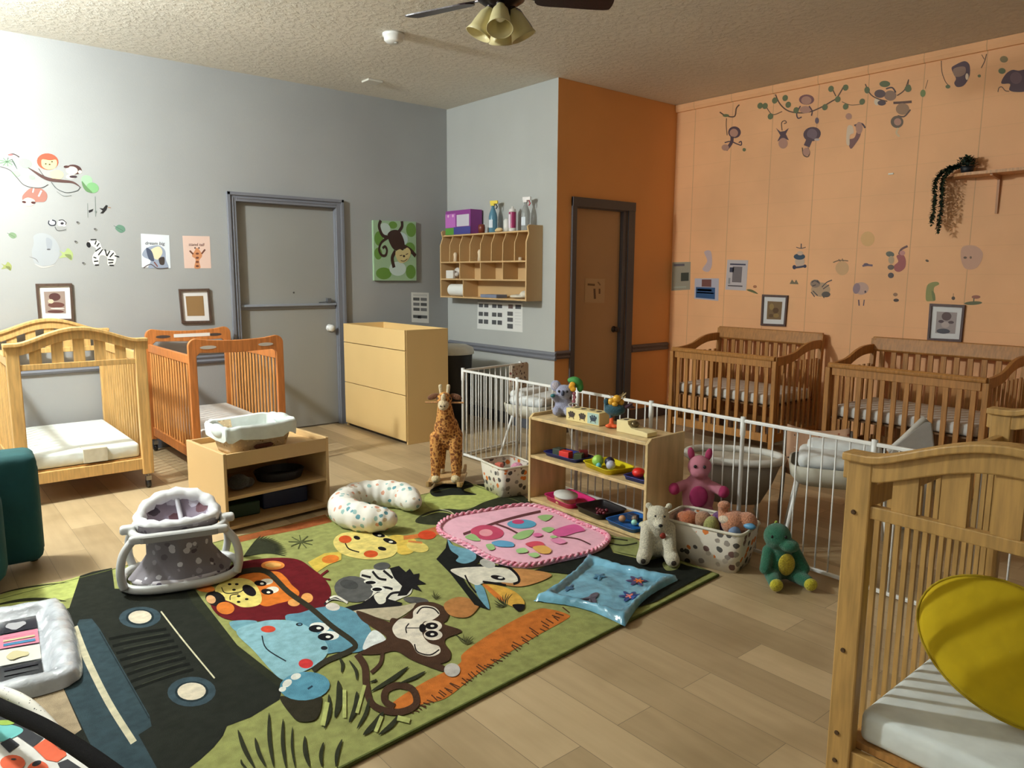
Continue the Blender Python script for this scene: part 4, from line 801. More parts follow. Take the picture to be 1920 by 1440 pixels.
# ================================================================ wall stickers, left wall
LW = (0, 260, 5.538)
def decal(name, label, wall, nrm, T, cat='wall sticker', grp=None):
    p = Paint(wall, nrm, .0012, .0001, 'plain', .55).at(*T); p.meta = (name, label, cat, grp); return p
def fin(p):
    n, l, c, g = p.meta; return tag(p.done(n), l, c, g)
GN, GN2, DB = (150, 186, 150), (92, 128, 84), (84, 58, 54)
p = decal('branch_sticker', 'sticker of a bending jungle branch with vines and green leaves, upper left of grey wall', wallA, NA, LW)
for x, y, rx, ry in ((260, 255, 70, 48), (60, 250, 70, 40), (165, 365, 44, 30), (900, 430, 60, 50), (960, 510, 66, 54), (330, 400, 30, 20)): p.ell(GN if x != 960 else (120, 168, 116), x, y, rx, ry, .3)
for i in range(9): p.line((70, 96, 70), [(70, 240), (70 + 75 * math.cos(i * .7), 240 + 45 * math.sin(i * .7))], 5)
p.line(DB, [(290, 300), (360, 345), (440, 395), (520, 425), (640, 440), (760, 455), (840, 510)], 34, True).line((70, 62, 60), [(0, 290), (100, 325), (180, 410), (240, 475), (320, 505), (430, 510), (500, 475)], 6).line((70, 62, 60), [(400, 310), (440, 370), (470, 400)], 6).line((80, 84, 84), [(530, 450), (590, 520), (690, 560), (800, 540), (830, 500)], 7).line((110, 116, 112), [(590, 550), (660, 595), (740, 590)], 5)
p.poly(GN2, [(850, 440), (900, 500), (960, 560), (900, 550), (860, 500)]); fin(p)
p = decal('lion_sticker', 'small lion cub sticker sitting on the painted branch', wallA, NA, LW)
p.ell((232, 206, 152), 590, 375, 70, 50).ell((168, 84, 60), 495, 238, 112, 86, .1).poly((232, 204, 140), [(430, 250), (440, 215), (520, 225), (580, 220), (590, 270), (560, 310), (490, 318), (440, 290)]).ell((40, 40, 30), 475, 262, 10, 7).ell((40, 40, 30), 540, 240, 10, 7).ell((50, 36, 30), 515, 268, 11, 7).ell((206, 186, 160), 505, 365, 20, 22); fin(p)
p = decal('monkey_sticker', 'small monkey cub sticker sitting right of the lion cub sticker', wallA, NA, LW)
p.ell((226, 210, 190), 735, 395, 50, 26).ell((74, 46, 44), 770, 320, 80, 50, .2).ell((236, 210, 190), 745, 330, 62, 42, .1).ell((74, 46, 44), 690, 292, 30, 14).ell((236, 214, 196), 830, 345, 20, 18).ell((60, 44, 50), 760, 395, 40, 14); fin(p)
p = decal('bird_sticker', 'white toucan sticker perched at the far left end of the branch', wallA, NA, LW)
p.ell((226, 224, 214), 135, 190, 46, 24).line((70, 56, 56), [(85, 168), (140, 160), (200, 192)], 12).ell((146, 96, 96), 110, 168, 26, 10).poly((74, 90, 80), [(120, 210), (150, 250), (180, 320), (135, 250)]); fin(p)
p = decal('sloth_sticker', 'brown sloth sticker hanging below the branch', wallA, NA, LW)
p.poly((156, 106, 94), [(230, 610), (270, 550), (330, 510), (420, 515), (480, 560), (490, 610), (460, 655), (370, 660), (330, 700), (260, 690)]).poly((226, 204, 180), [(235, 640), (290, 612), (360, 640), (340, 690), (290, 700), (245, 680)]).ell((70, 30, 32), 250, 658, 22, 12, .2).ell((70, 30, 32), 345, 664, 24, 13, .1).line((226, 220, 210), [(400, 600), (430, 540)], 18).line((226, 220, 210), [(340, 560), (350, 515)], 14); fin(p)
p = decal('toucan_sticker', 'two small black bird stickers on thin hanging vines', wallA, NA, LW)
for q in ([(1030, 720), (1070, 725), (1100, 688), (1120, 695), (1105, 740), (1070, 778), (1040, 775), (1065, 748)], [(920, 745), (970, 728), (960, 755), (925, 770)]): p.poly((28, 26, 28), q, 0)
p.line((150, 110, 70), [(1120, 712), (1152, 718)], 7).line((120, 128, 124), [(988, 600), (992, 810)], 7).line((120, 128, 124), [(908, 670), (912, 820)], 5).ell((110, 118, 112), 995, 760, 10, 14); fin(p)
p = decal('raccoon_sticker', 'small ringtail lemur sticker in the middle of the grey wall stickers', wallA, NA, LW)
p.ell((206, 208, 206), 540, 872, 40, 30).line((40, 42, 54), [(510, 850), (505, 880), (530, 900), (570, 895), (575, 860), (540, 845)], 13).ell((226, 226, 220), 645, 880, 48, 38).ell((50, 46, 52), 645, 880, 18, 14).line((40, 36, 42), [(610, 850), (650, 845), (685, 870), (680, 895)], 10).ell((150, 150, 148), 635, 935, 58, 28).line((50, 50, 50), [(570, 915), (600, 955), (685, 945)], 6); fin(p)
p = decal('zebra_sticker', 'small striped zebra foal sticker near the elephant poster', wallA, NA, LW)
p.poly((222, 222, 214), [(900, 1090), (960, 1045), (1030, 1070), (1060, 1140), (1100, 1170), (1170, 1160), (1210, 1220), (1185, 1310), (1120, 1310), (1110, 1230), (1040, 1215), (1020, 1310), (970, 1300), (960, 1220), (1000, 1150), (950, 1110)]).ell((20, 20, 24), 920, 1102, 22, 30, -.3)
for q in ([(1000, 1060), (985, 1100)], [(1030, 1085), (1005, 1120)], [(1045, 1130), (990, 1170)], [(1065, 1150), (1020, 1210)], [(1090, 1150), (1110, 1220)], [(1140, 1165), (1110, 1220)], [(1180, 1185), (1140, 1230)], [(1000, 1240), (970, 1230)], [(1020, 1270), (975, 1275)], [(1180, 1260), (1120, 1255)], [(1175, 1285), (1125, 1290)], [(1190, 1215), (1235, 1228)], [(940, 1050), (1000, 1048)], [(1025, 1310), (985, 1312)], [(1180, 1315), (1135, 1315)]): p.line((26, 26, 30), q, 13)
fin(p)
p = decal('elephant_sticker', 'large faded pale grey elephant sticker low on the grey wall', wallA, NA, LW)
p.poly((162, 166, 170), [(350, 1010), (430, 980), (530, 1010), (600, 1090), (620, 1190), (560, 1300), (440, 1320), (360, 1290), (330, 1180), (350, 1090)]).poly((150, 155, 162), [(480, 1030), (540, 1060), (530, 1150), (490, 1140)]).line((188, 186, 180), [(360, 1300), (450, 1335), (570, 1310)], 16, True).line((120, 120, 118), [(300, 1225), (370, 1250), (400, 1290)], 8, True).ell((90, 90, 92), 505, 1150, 20, 8); fin(p)
for k, (x, y, rx, ry, c, nm, lb) in enumerate(((130, 1005, 42, 32, (112, 136, 104), 0, 'round green leaf sticker left of the faded elephant'), (1248, 936, 52, 42, (96, 132, 112), 0, 'dark green leaf sticker above the elephant poster'), (690, 1200, 74, 64, (160, 176, 116), 1, 'large yellow green fern sticker beside the faded elephant'), (70, 1325, 56, 46, (142, 150, 90), 1, 'olive leaf sticker at the far left edge of the grey wall'))):
    p = decal('leaf_sticker', lb, wallA, NA, LW)
    if nm: p.poly(c, [(x - rx, y - ry * .6), (x - rx * .3, y - ry * .3), (x + rx * .2, y - ry), (x + rx * .9, y - ry * .1), (x + rx * .7, y + ry), (x, y + ry * .5), (x - rx, y + ry * .6), (x - rx * .6, y)]).poly(tuple(int(v * .75) for v in c), [(x - rx * .2, y), (x + rx * .6, y + ry * .1), (x + rx * .7, y + ry * .9), (x, y + ry * .4)])
    else: p.poly(c, [(x - rx, y - ry * .3), (x - rx * .3, y - ry), (x + rx * .7, y - ry * .6), (x + rx, y + ry * .4), (x + rx * .2, y + ry), (x - rx * .6, y + ry * .5)]).line(tuple(int(v * .8) for v in c), [(x - rx * 1.3, y - ry * .8), (x + rx * .6, y + ry * .5)], 5)
    fin(p)
for x, y, lb in ((810, 872, 'tiny dark butterfly sticker right of the lemur sticker'), (992, 942, 'tiny dark flower sticker below the two black birds'), (870, 1295, 'tiny snail sticker left of the zebra foal'), (790, 1072, 'tiny grey bug sticker left of the zebra head')):
    p = decal('tiny_sticker', lb, wallA, NA, LW); p.ell((82, 80, 80), x, y, 20, 11, .5).ell((120, 120, 112), x + 8, y + 8, 14, 10, -.4); fin(p)

# ================================================================ posters and framed pictures
def font(parent, txt, loc, rot, size, rgb, name='lettering'):
    cu = bpy.data.curves.new(name, 'FONT'); cu.body = txt; cu.size = size; cu.align_x = 'CENTER'; cu.shear = .2; cu.extrude = .0002
    o = bpy.data.objects.new(name, cu); C.objects.link(o); o.location = loc; o.rotation_euler = rot
    bpy.context.view_layer.update(); me = bpy.data.meshes.new_from_object(o.evaluated_get(bpy.context.evaluated_depsgraph_get())); bpy.data.objects.remove(o)
    o = bpy.data.objects.new(name, me); C.objects.link(o); o.location = loc; o.rotation_euler = rot; me.materials.clear(); me.materials.append(mat(rgb, .6)); o.parent = parent; return o
def poster(name, label, wall, nrm, quad, rgb, cat='poster', kind='plain'):
    q = [wall(*p) + Vector(nrm) * .0005 for p in quad]; b = BM()
    v = [b.verts.new(x) for x in q] + [b.verts.new(x + Vector(nrm) * .0012) for x in q]
    b.faces.new(v[:4]); b.faces.new(v[4:])
    for i in range(4): b.faces.new((v[i], v[(i + 1) % 4], v[4 + (i + 1) % 4], v[4 + i]))
    return tag(obj(name, b, mat(rgb, .6)), label, cat)
o = poster('elephant_poster', 'white poster with lettering above a watercolour elephant', wallA, NA, ((264, 438), (317, 441), (320, 503), (266, 501)), (220, 226, 232))
p = Paint(wallA, NA, .002, .0001).at(0, 240, 4.5)
p.poly((150, 160, 180), [(1200, 1060), (1240, 1010), (1330, 990), (1390, 1030), (1400, 1110), (1420, 1180), (1340, 1180), (1310, 1180), (1250, 1180), (1270, 1120), (1215, 1090)]).poly((226, 216, 180), [(1270, 1030), (1340, 1000), (1370, 1050), (1330, 1110), (1280, 1080)]).poly((70, 78, 100), [(1235, 1010), (1280, 1040), (1300, 1120), (1260, 1110), (1240, 1060)]).poly((60, 50, 46), [(1340, 1100), (1385, 1090), (1385, 1150), (1350, 1150)]).line((90, 80, 80), [(1210, 1180), (1270, 1150), (1330, 1185), (1420, 1180)], 8).line((120, 70, 60), [(1300, 1130), (1330, 1170)], 10); p.done('elephant_print', o)
font(o, 'dream big', wallA(290, 459) + Vector((0, -.003, 0)), (PI / 2, 0, 0), .036, (70, 70, 76))
o = poster('giraffe_poster', 'pink poster with lettering above a small giraffe head', wallA, NA, ((342, 442), (393, 443), (396, 503), (346, 503)), (226, 196, 182))
p = Paint(wallA, NA, .002, .0001).at(0, 240, 4.5)
p.poly((206, 140, 96), [(1640, 1180), (1650, 1110), (1620, 1080), (1640, 1040), (1660, 1010), (1690, 1040), (1705, 1080), (1680, 1120), (1690, 1180)]).line((110, 66, 50), [(1600, 1035), (1630, 1065)], 14).line((110, 66, 50), [(1730, 1025), (1700, 1062)], 14).ell((70, 40, 34), 1645, 1012, 6, 8).ell((70, 40, 34), 1678, 1012, 6, 8)
for y in (1060, 1095, 1130, 1165): p.ell((110, 62, 44), 1664, y, 14, 9)
p.done('giraffe_print', o); font(o, 'stand tall', wallA(368, 461) + Vector((0, -.003, 0)), (PI / 2, 0, 0), .034, (110, 80, 76))
o = poster('door_poster', 'small pale poster with a faint giraffe on the tan door', on(1, YD + .034), ND, ((1097, 522), (1134, 523), (1133, 568), (1096, 567)), (196, 164, 124))
p = Paint(on(1, YD + .034), ND, .002, .0001).at(1020, 340, 3.13); p.line((120, 92, 66), [(255, 605), (298, 608)], 12).line((110, 84, 60), [(295, 630), (298, 690)], 12).line((120, 92, 66), [(325, 630), (325, 660)], 10).line((140, 112, 82), [(315, 590), (330, 610)], 8); p.done('giraffe_print', o)
def picture(label, wall, nrm, quad, frame, art):
    q = [wall(*p) for p in quad]; n = Vector(nrm); ctr = sum(q, Vector()) / 4
    root = thing('framed_picture', label, 'framed picture', tuple(ctr)); inv = -ctr
    b = BM(); ins = [a + (ctr - a) * .13 for a in q]
    for i in range(4):
        j = (i + 1) % 4; P = [q[i], q[j], ins[j], ins[i]]; v = [b.verts.new(x + inv + n * .001) for x in P] + [b.verts.new(x + inv + n * .02) for x in P]
        b.faces.new(v[:4]); b.faces.new(v[4:])
        for k in range(4): b.faces.new((v[k], v[(k + 1) % 4], v[4 + (k + 1) % 4], v[4 + k]))
    obj('frame', b, mat(frame, .5, 'wood'), root)
    b = BM(); v = [b.verts.new(x + inv + n * .006) for x in ins]; b.faces.new(v); obj('mount', b, mat((226, 224, 222), .7), root)
    bl = [a + (ctr - a) * .42 for a in q]; b = BM(); v = [b.verts.new(x + inv + n * .007) for x in bl]; b.faces.new(v); pic = obj('print', b, mat(art[0], .5), root)
    def loc(u, v_): return bl[0].lerp(bl[1], u).lerp(bl[3].lerp(bl[2], u), v_) + inv
    P = Paint(lambda x, y: loc(x, y), nrm, .0075, .0001)
    for col, cx, cy, rx, ry in art[1]: P.ell(col, cx, cy, rx, ry)
    if art[1]: P.done('print_detail', root)
    return root
FB = (84, 66, 56)
picture('framed brown animal photo above the arched crib', wallA, NA, ((66, 532), (134, 531), (138, 602), (72, 602)), FB, ((150, 132, 122), [((80, 46, 44), .5, .25, .28, .18), ((96, 58, 50), .55, .62, .4, .13), ((200, 186, 160), .3, .45, .14, .1), ((90, 54, 50), .5, .92, .4, .07), ((210, 202, 196), .6, .78, .35, .04)]))
picture('framed plain brown print above the reddish orange crib', wallA, NA, ((334, 542), (391, 541), (396, 605), (340, 606)), FB, ((148, 116, 76), []))
picture('framed small olive print above the left brown crib', wallC, NC, ((1431, 552), (1479, 554), (1474, 612), (1428, 610)), (84, 58, 50), ((122, 94, 52), [((156, 128, 74), .3, .3, .16, .18), ((92, 66, 36), .6, .5, .2, .16), ((150, 120, 66), .65, .78, .2, .12), ((98, 72, 40), .3, .8, .16, .1)]))
picture('framed grey toned print above the right brown crib', wallC, NC, ((1745, 569), (1811, 572), (1804, 641), (1740, 638)), (86, 60, 56), ((160, 146, 142), [((106, 88, 88), .5, .2, .24, .2), ((100, 84, 86), .25, .45, .14, .07), ((100, 84, 86), .75, .47, .14, .07), ((186, 170, 164), .48, .6, .2, .14), ((84, 84, 92), .4, .9, .34, .12)]))
# monkey canvas
o = tag(obj('monkey_canvas', BM(), mat((150, 186, 150), .5)), 'green canvas painting of a brown monkey hanging upside down, right of the grey door', 'painting')
q = [wallA(*p) for p in ((697, 413), (777, 416), (778, 526), (699, 526))]; b = BM(); v = [b.verts.new(x + Vector((0, -.001, 0))) for x in q] + [b.verts.new(x + Vector((0, -.028, 0))) for x in q]
b.faces.new(v[:4]); b.faces.new(v[4:])
for i in range(4): b.faces.new((v[i], v[(i + 1) % 4], v[4 + (i + 1) % 4], v[4 + i]))
b.to_mesh(o.data); b.free(); o.data.materials.clear(); o.data.materials.append(mat((156, 186, 150), .45, 'plain'))
cf = lambda u, v_: q[0].lerp(q[1], u).lerp(q[3].lerp(q[2], u), v_) + Vector((0, -.028, 0))
p = Paint(cf, NA, .0006, .0001, 'plain', .5)
for c, x, y, rx, ry in (((104, 146, 62), .88, .14, .12, .12), ((104, 146, 62), .45, .07, .1, .06), ((98, 140, 60), .12, .3, .1, .12), ((104, 146, 66), .1, .55, .09, .1), ((100, 142, 58), .22, .88, .18, .1), ((100, 142, 60), .86, .85, .12, .12), ((104, 146, 66), .85, .45, .12, .1), ((196, 214, 206), .55, .8, .2, .12), ((186, 206, 206), .6, .3, .2, .12), ((190, 208, 200), .25, .14, .14, .1)): p.ell(c, x, y, rx, ry)
MK = (58, 38, 32)
p.line(MK, [(.17, .0), (.13, .1), (.2, .24), (.33, .28)], .06).line(MK, [(.66, .0), (.66, .09), (.58, .18)], .06).line(MK, [(.33, .28), (.18, .36), (.12, .48), (.17, .57), (.26, .58), (.3, .5), (.26, .43), (.2, .46)], .045)
p.poly(MK, [(.32, .24), (.42, .16), (.58, .16), (.68, .27), (.72, .4), (.66, .5), (.52, .5), (.4, .42)]).line(MK, [(.5, .5), (.42, .62), (.46, .78)], .07).line(MK, [(.7, .42), (.85, .48), (.98, .58)], .07)
p.poly((206, 190, 136), [(.5, .52), (.6, .47), (.68, .49), (.78, .44), (.86, .5), (.84, .6), (.74, .68), (.6, .7), (.52, .62)]).line(MK, [(.62, .66), (.7, .67), (.78, .63)], .012).ell(MK, .7, .585, .028, .02).line(MK, [(.6, .58), (.66, .57)], .014).line(MK, [(.74, .56), (.8, .54)], .014)
p.done('painted_monkey', o)
# printed charts
def chart(label, wall, nrm, quad, cells, rgb=(206, 206, 202), ink=(74, 76, 78)):
    o = poster('printed_chart', label, wall, nrm, quad, rgb, 'poster'); q = [wall(*c) for c in quad]
    P = Paint(lambda u, v: q[0].lerp(q[1], u).lerp(q[3].lerp(q[2], u), v), nrm, .0022, .0001)
    for c in cells:
        u, v, w, h = c[:4]; P.face([(u, v), (u + w, v), (u + w, v + h), (u, v + h)], c[4] if len(c) > 4 else ink)
    P.done('printed_blocks', o); return o
cl = [(.1, .06 + .04 * i, .8, .012, (150, 150, 148)) for i in range(2)] + [(.1 + .42 * j, .17 + .17 * i, .36, .1, (90 + 30 * ((i + j) % 2),) * 3) for i in range(3) for j in range(2)] + [(.08, .75, .82, .1, (90, 92, 92)), (.35, .76, .2, .1, (60, 60, 64))]
chart('grey printed chart taped to the dark grey wall above the changing cabinet', wallA, NA, ((771, 548), (804, 549), (804, 606), (772, 604)), cl, (224, 222, 216))
cl = [(.03 + .125 * i + .06 * (i // 2), v, .1, h) for i in range(4) for v, h in ((.12, .12), (.40, .14), (.66, .15))] + [(.68, .34, .12, .14), (.68, .54, .12, .14), (.68, .75, .12, .16), (.7, .1, .1, .14, (110, 90, 84)), (.85, .1, .12, .14)] + [(.84, .36 + .1 * i, .13, .012, (190, 190, 190)) for i in range(5)] + [(0, 0, 1, .05, (150, 150, 150))]
chart('white instruction sheets with small photos below the wall cubby', wallB, NB, ((896, 563), (980, 566), (980, 623), (895, 616)), cl, (226, 226, 222), (84, 84, 86))
chart('pale grey notice on the orange wall, in the corner beside the recess', wallC, NC, ((1261, 492), (1295, 491), (1294, 543), (1259, 545)), [(.08, .06, .6, .08, (96, 88, 96)), (.5, .38, .42, .3, (58, 62, 50)), (.1, .86, .7, .06, (170, 168, 150))], (158, 150, 130))
chart('blue and white notice with a picture, lowest of three on the orange wall', wallC, NC, ((1303, 522), (1348, 522), (1347, 564), (1302, 560)), [(.06, .42, .8, .52, (44, 84, 130)), (.12, .5, .6, .1, (120, 160, 170)), (.3, .05, .4, .34, (120, 74, 66)), (.1, .65, .7, .06, (90, 130, 160))], (188, 184, 196))
chart('white notice with a dark picture, right of the three on the orange wall', wallC, NC, ((1364, 487), (1403, 488), (1399, 545), (1360, 543)), [(.15, .12, .75, .05, (70, 70, 90)), (.15, .25, .2, .16, (60, 60, 80)), (.3, .22, .45, .52, (116, 108, 110)), (.12, .84, .7, .04, (90, 80, 80)), (.12, .6, .1, .2, (150, 146, 146))], (200, 190, 190))
p = decal('paper_scrap', 'narrow pale lilac sticker above the blue notice', wallC, NC, (1250, 440, 4.465)); p.poly((200, 176, 176), [(315, 145), (370, 140), (380, 250), (350, 310), (300, 290), (340, 220)]); fin(p)

# ================================================================ stickers on the orange wall
TT, TM, TR, TF = (1320, 130, 4.3636), (1250, 440, 4.465), (1640, 440, 6.546), (1680, 40, 8)
PU, PK, LFV, VN = (84, 58, 66), (186, 138, 116), (104, 112, 72), (96, 66, 44)
def stick(label, T, ops, name='monkey_sticker', cat='wall sticker'):
    p = decal(name, label, wallC, NC, T, cat)
    for o_ in ops: getattr(p, o_[0])(*o_[1:])
    fin(p)
stick('monkey sticker hanging lowest at the left, by the orange corner', TT, [('ell', PU, 250, 515, 52, 48, .1), ('ell', PK, 245, 520, 34, 34), ('line', VN, [(185, 400), (183, 460), (190, 540)], 6), ('line', VN, [(130, 350), (180, 380), (250, 385), (265, 320), (290, 290)], 10), ('line', PU, [(230, 550), (225, 600), (180, 660)], 26), ('line', PU, [(170, 600), (220, 590), (270, 610), (305, 620), (305, 590), (285, 600)], 9), ('ell', PK, 175, 640, 30, 26), ('ell', LFV, 330, 658, 14, 14), ('ell', LFV, 180, 378, 26, 12)])
stick('small headless looking monkey sticker with arms up, second from the left', TT, [('poly', PU, [(590, 480), (625, 510), (660, 505), (695, 480), (670, 530), (695, 580), (650, 565), (600, 590), (625, 540)], 0), ('line', VN, [(640, 500), (635, 440), (660, 420), (675, 435), (655, 445)], 7), ('ell', PK, 648, 605, 38, 44)])
stick('purple monkey sticker hanging head first, third from the left', TT, [('ell', PU, 885, 530, 72, 58, -.2), ('ell', (120, 96, 104), 885, 530, 42, 44), ('line', PU, [(870, 560), (840, 630)], 50), ('line', VN, [(805, 640), (815, 700), (850, 715), (865, 680), (850, 640)], 9), ('ell', PK, 838, 675, 28, 34), ('ell', (200, 180, 170), 925, 575, 22, 10), ('ell', (110, 88, 96), 925, 420, 16, 26)])
stick('monkey sticker sitting on the drooping vine', TT, [('ell', (130, 84, 84), 840, 248, 62, 42), ('ell', PK, 838, 254, 42, 34), ('ell', PK, 830, 330, 46, 30), ('line', PU, [(790, 300), (760, 360), (770, 400), (800, 390)], 10), ('line', PU, [(860, 300), (885, 340), (880, 380)], 10)])
stick('long drooping green vine sticker under the ceiling edge', TT, [('line', VN, [(585, 205), (620, 280), (680, 335), (760, 355), (860, 350), (960, 310), (1040, 265), (1090, 230), (1150, 130)], 10), ('line', VN, [(1050, 160), (1080, 220)], 9), ('line', VN, [(440, 290), (500, 300), (560, 370), (640, 345)], 6), ('line', VN, [(1130, 265), (1200, 292), (1290, 285)], 5)] + [('ell', LFV, x, y, 22, 26, .4) for x, y in ((460, 298), (500, 300), (580, 255), (665, 235), (690, 290), (1040, 160), (1160, 150), (1160, 305), (1295, 265), (1095, 245), (545, 385), (990, 310), (755, 335))], 'vine_sticker')
stick('brown monkey sticker with a pale patch, hanging in the middle of the row', TT, [('poly', (130, 84, 78), [(1180, 580), (1230, 560), (1250, 500), (1240, 460), (1290, 450), (1280, 540), (1240, 610), (1200, 650)]), ('poly', (226, 200, 170), [(1175, 470), (1215, 465), (1225, 520), (1195, 540), (1190, 620), (1165, 600)]), ('line', PU, [(1230, 460), (1290, 445), (1320, 480)], 14), ('ell', PK, 1270, 480, 28, 50), ('ell', PK, 1185, 385, 26, 26)])
stick('cluster of two grey monkey stickers with leaves on the upper vine', TT, [('ell', (150, 118, 96), 1525, 215, 50, 42), ('ell', (96, 76, 76), 1440, 200, 46, 34), ('ell', (226, 206, 180), 1415, 265, 22, 30), ('line', VN, [(1320, 120), (1360, 200), (1420, 240), (1500, 262)], 9), ('line', VN, [(1580, 215), (1640, 170), (1675, 85)], 9), ('ell', LFV, 1480, 120, 44, 26), ('ell', LFV, 1670, 160, 28, 26), ('ell', LFV, 1335, 170, 22, 28), ('line', (84, 66, 66), [(1490, 160), (1540, 150), (1570, 190)], 12), ('ell', (84, 66, 70), 1455, 275, 34, 22)])
stick('grey brown hanging monkey sticker at the bottom right of the vine cluster', TT, [('line', (100, 66, 50), [(1550, 275), (1620, 272), (1700, 265)], 20), ('ell', (164, 126, 92), 1625, 325, 55, 48), ('line', (96, 70, 56), [(1585, 380), (1640, 385), (1690, 330)], 12), ('ell', (110, 90, 70), 1580, 430, 52, 50), ('ell', PK, 1585, 430, 30, 30), ('line', (226, 196, 150), [(1590, 480), (1575, 520), (1600, 550)], 16)])
stick('dark monkey sticker alone between two vine strands, high at right', TF, [('poly', PU, [(835, 700), (880, 660), (1010, 600), (1080, 620), (1110, 690), (1100, 830), (1020, 960), (920, 985), (875, 930), (900, 860), (860, 780)]), ('poly', (150, 116, 96), [(860, 720), (960, 680), (1040, 690), (1040, 780), (960, 830), (880, 820)]), ('ell', (226, 200, 170), 1066, 830, 24, 50), ('line', VN, [(680, 590), (690, 760), (740, 900), (790, 960)], 10), ('line', VN, [(1360, 490), (1330, 600), (1280, 700)], 12), ('line', VN, [(1285, 500), (1325, 570)], 9), ('ell', LFV, 780, 980, 36, 28), ('ell', LFV, 1250, 820, 24, 22)])
stick('large dark monkey sticker cut off by the right edge', TF, [('poly', PU, [(1580, 930), (1640, 800), (1740, 730), (1840, 740), (1990, 730), (2040, 900), (1960, 1040), (1800, 1060), (1700, 1030), (1710, 940)]), ('ell', (110, 80, 84), 1800, 850, 90, 90), ('line', VN, [(1700, 1050), (1640, 1040), (1590, 985), (1545, 1000), (1530, 1060)], 12), ('ell', LFV, 1590, 745, 54, 44), ('ell', (140, 122, 80), 1620, 570, 60, 50)])
stick('pair of green leaf stickers right of the vine cluster', TF, [('ell', LFV, 185, 1000, 40, 52, .3), ('line', VN, [(185, 950), (190, 870)], 9), ('ell', (122, 136, 78), 405, 1080, 40, 56, .1), ('line', VN, [(440, 1010), (480, 880)], 7)], 'leaf_sticker')
stick('small blue and white bear sticker standing on a dark bar', TM, [('ell', (206, 176, 150), 1115, 225, 40, 50), ('ell', (34, 62, 84), 1112, 184, 48, 26), ('ell', (216, 180, 150), 1118, 155, 26, 18), ('line', (60, 48, 56), [(1085, 105), (1125, 115), (1165, 105)], 6), ('line', (60, 48, 56), [(1128, 75), (1126, 115)], 8), ('line', (50, 44, 70), [(1070, 275), (1110, 272), (1165, 262)], 16), ('ell', (44, 40, 70), 1070, 272, 16, 18), ('ell', (44, 40, 70), 1158, 264, 14, 14)], 'bear_sticker')
stick('small grey leafy sticker below the blue and white bear', TM, [('poly', (120, 104, 76), [(1030, 412), (1050, 375), (1070, 400), (1085, 375), (1105, 415)], 0)], 'leaf_sticker')
stick('striped grey tiger cub sticker in the middle of the orange wall', TM, [('ell', (190, 156, 120), 1290, 460, 80, 60), ('ell', (150, 124, 104), 1245, 410, 42, 34)] + [('line', (70, 60, 56), q, 8) for q in ([(1215, 400), (1240, 385), (1270, 400)], [(1220, 430), (1250, 420)], [(1300, 440), (1340, 400), (1385, 380)], [(1310, 455), (1360, 420)], [(1210, 480), (1240, 520)], [(1225, 470), (1265, 510)], [(1300, 500), (1320, 530)], [(1330, 480), (1365, 510)], [(1340, 520), (1370, 495)], [(1260, 380), (1280, 410)])] + [('ell', (90, 80, 70), 1335, 500, 36, 24)], 'tiger_sticker')
stick('pale lilac faded elephant sticker with two dark feet', TM, [('ell', (198, 160, 142), 1630, 450, 62, 52), ('ell', (150, 122, 128), 1590, 450, 30, 46, .2), ('line', (110, 80, 90), [(1608, 545), (1612, 595)], 11), ('line', (110, 80, 90), [(1655, 545), (1648, 595)], 9), ('ell', (70, 50, 60), 1664, 478, 8, 10)], 'elephant_sticker')
stick('round pale tan dot on the orange wall', (0, 0, 1), [('ell', (226, 176, 110), 1627, 448, 13, 14)], 'round_sticker')
stick('small purple grey bug sticker below the pale dot', TM, [('line', (110, 84, 100), [(1640, 262), (1680, 255), (1725, 258)], 16), ('ell', (96, 74, 90), 1670, 250, 22, 12)], 'bug_sticker')
stick('pale faded flower sticker right of the blue and white bear', TM, [('ell', (214, 168, 116), 1470, 280, 56, 60), ('line', (110, 84, 50), [(1395, 232), (1450, 215), (1520, 220)], 8), ('line', (96, 70, 40), [(1440, 205), (1455, 225)], 6), ('line', (96, 70, 40), [(1470, 200), (1480, 222)], 6)], 'flower_sticker')
stick('dark pink flamingo sticker beside a grey green leaf spray', TR, [('poly', (164, 84, 80), [(270, 260), (340, 240), (380, 300), (375, 400), (310, 455), (250, 440), (240, 380), (290, 330)]), ('line', (110, 70, 66), [(300, 240), (330, 180), (405, 140)], 26), ('ell', (206, 140, 130), 340, 225, 36, 30), ('ell', (96, 96, 80), 190, 240, 52, 34, .2), ('ell', (190, 160, 124), 205, 310, 36, 50), ('ell', (110, 90, 76), 200, 400, 40, 32), ('ell', (80, 66, 66), 200, 500, 36, 34)], 'flamingo_sticker')
stick('tall pale green crocodile sticker above the right framed print', TR, [('poly', (146, 144, 78), [(640, 640), (690, 590), (770, 580), (790, 610), (730, 650), (730, 740), (745, 805), (690, 815), (630, 800)]), ('poly', (110, 118, 60), [(700, 690), (735, 720), (745, 800), (715, 800)])], 'crocodile_sticker')
stick('small red mushroom and leaf sticker right of the grey toned print', TR, [('ell', (96, 98, 60), 1210, 840, 110, 22, -.05), ('ell', (160, 96, 74), 1245, 765, 54, 22), ('line', (96, 90, 56), [(1220, 780), (1215, 830)], 14)], 'mushroom_sticker')
stick('small brown acorn sticker below the flamingo', TR, [('ell', (150, 108, 76), 255, 735, 28, 22), ('ell', (74, 52, 40), 265, 805, 34, 20)], 'acorn_sticker')
stick('tiny dark spider sticker between crocodile and mushroom', TR, [('ell', (80, 60, 40), 966, 780, 22, 22), ('line', (100, 76, 52), [(966, 770), (968, 720)], 5)], 'spider_sticker')
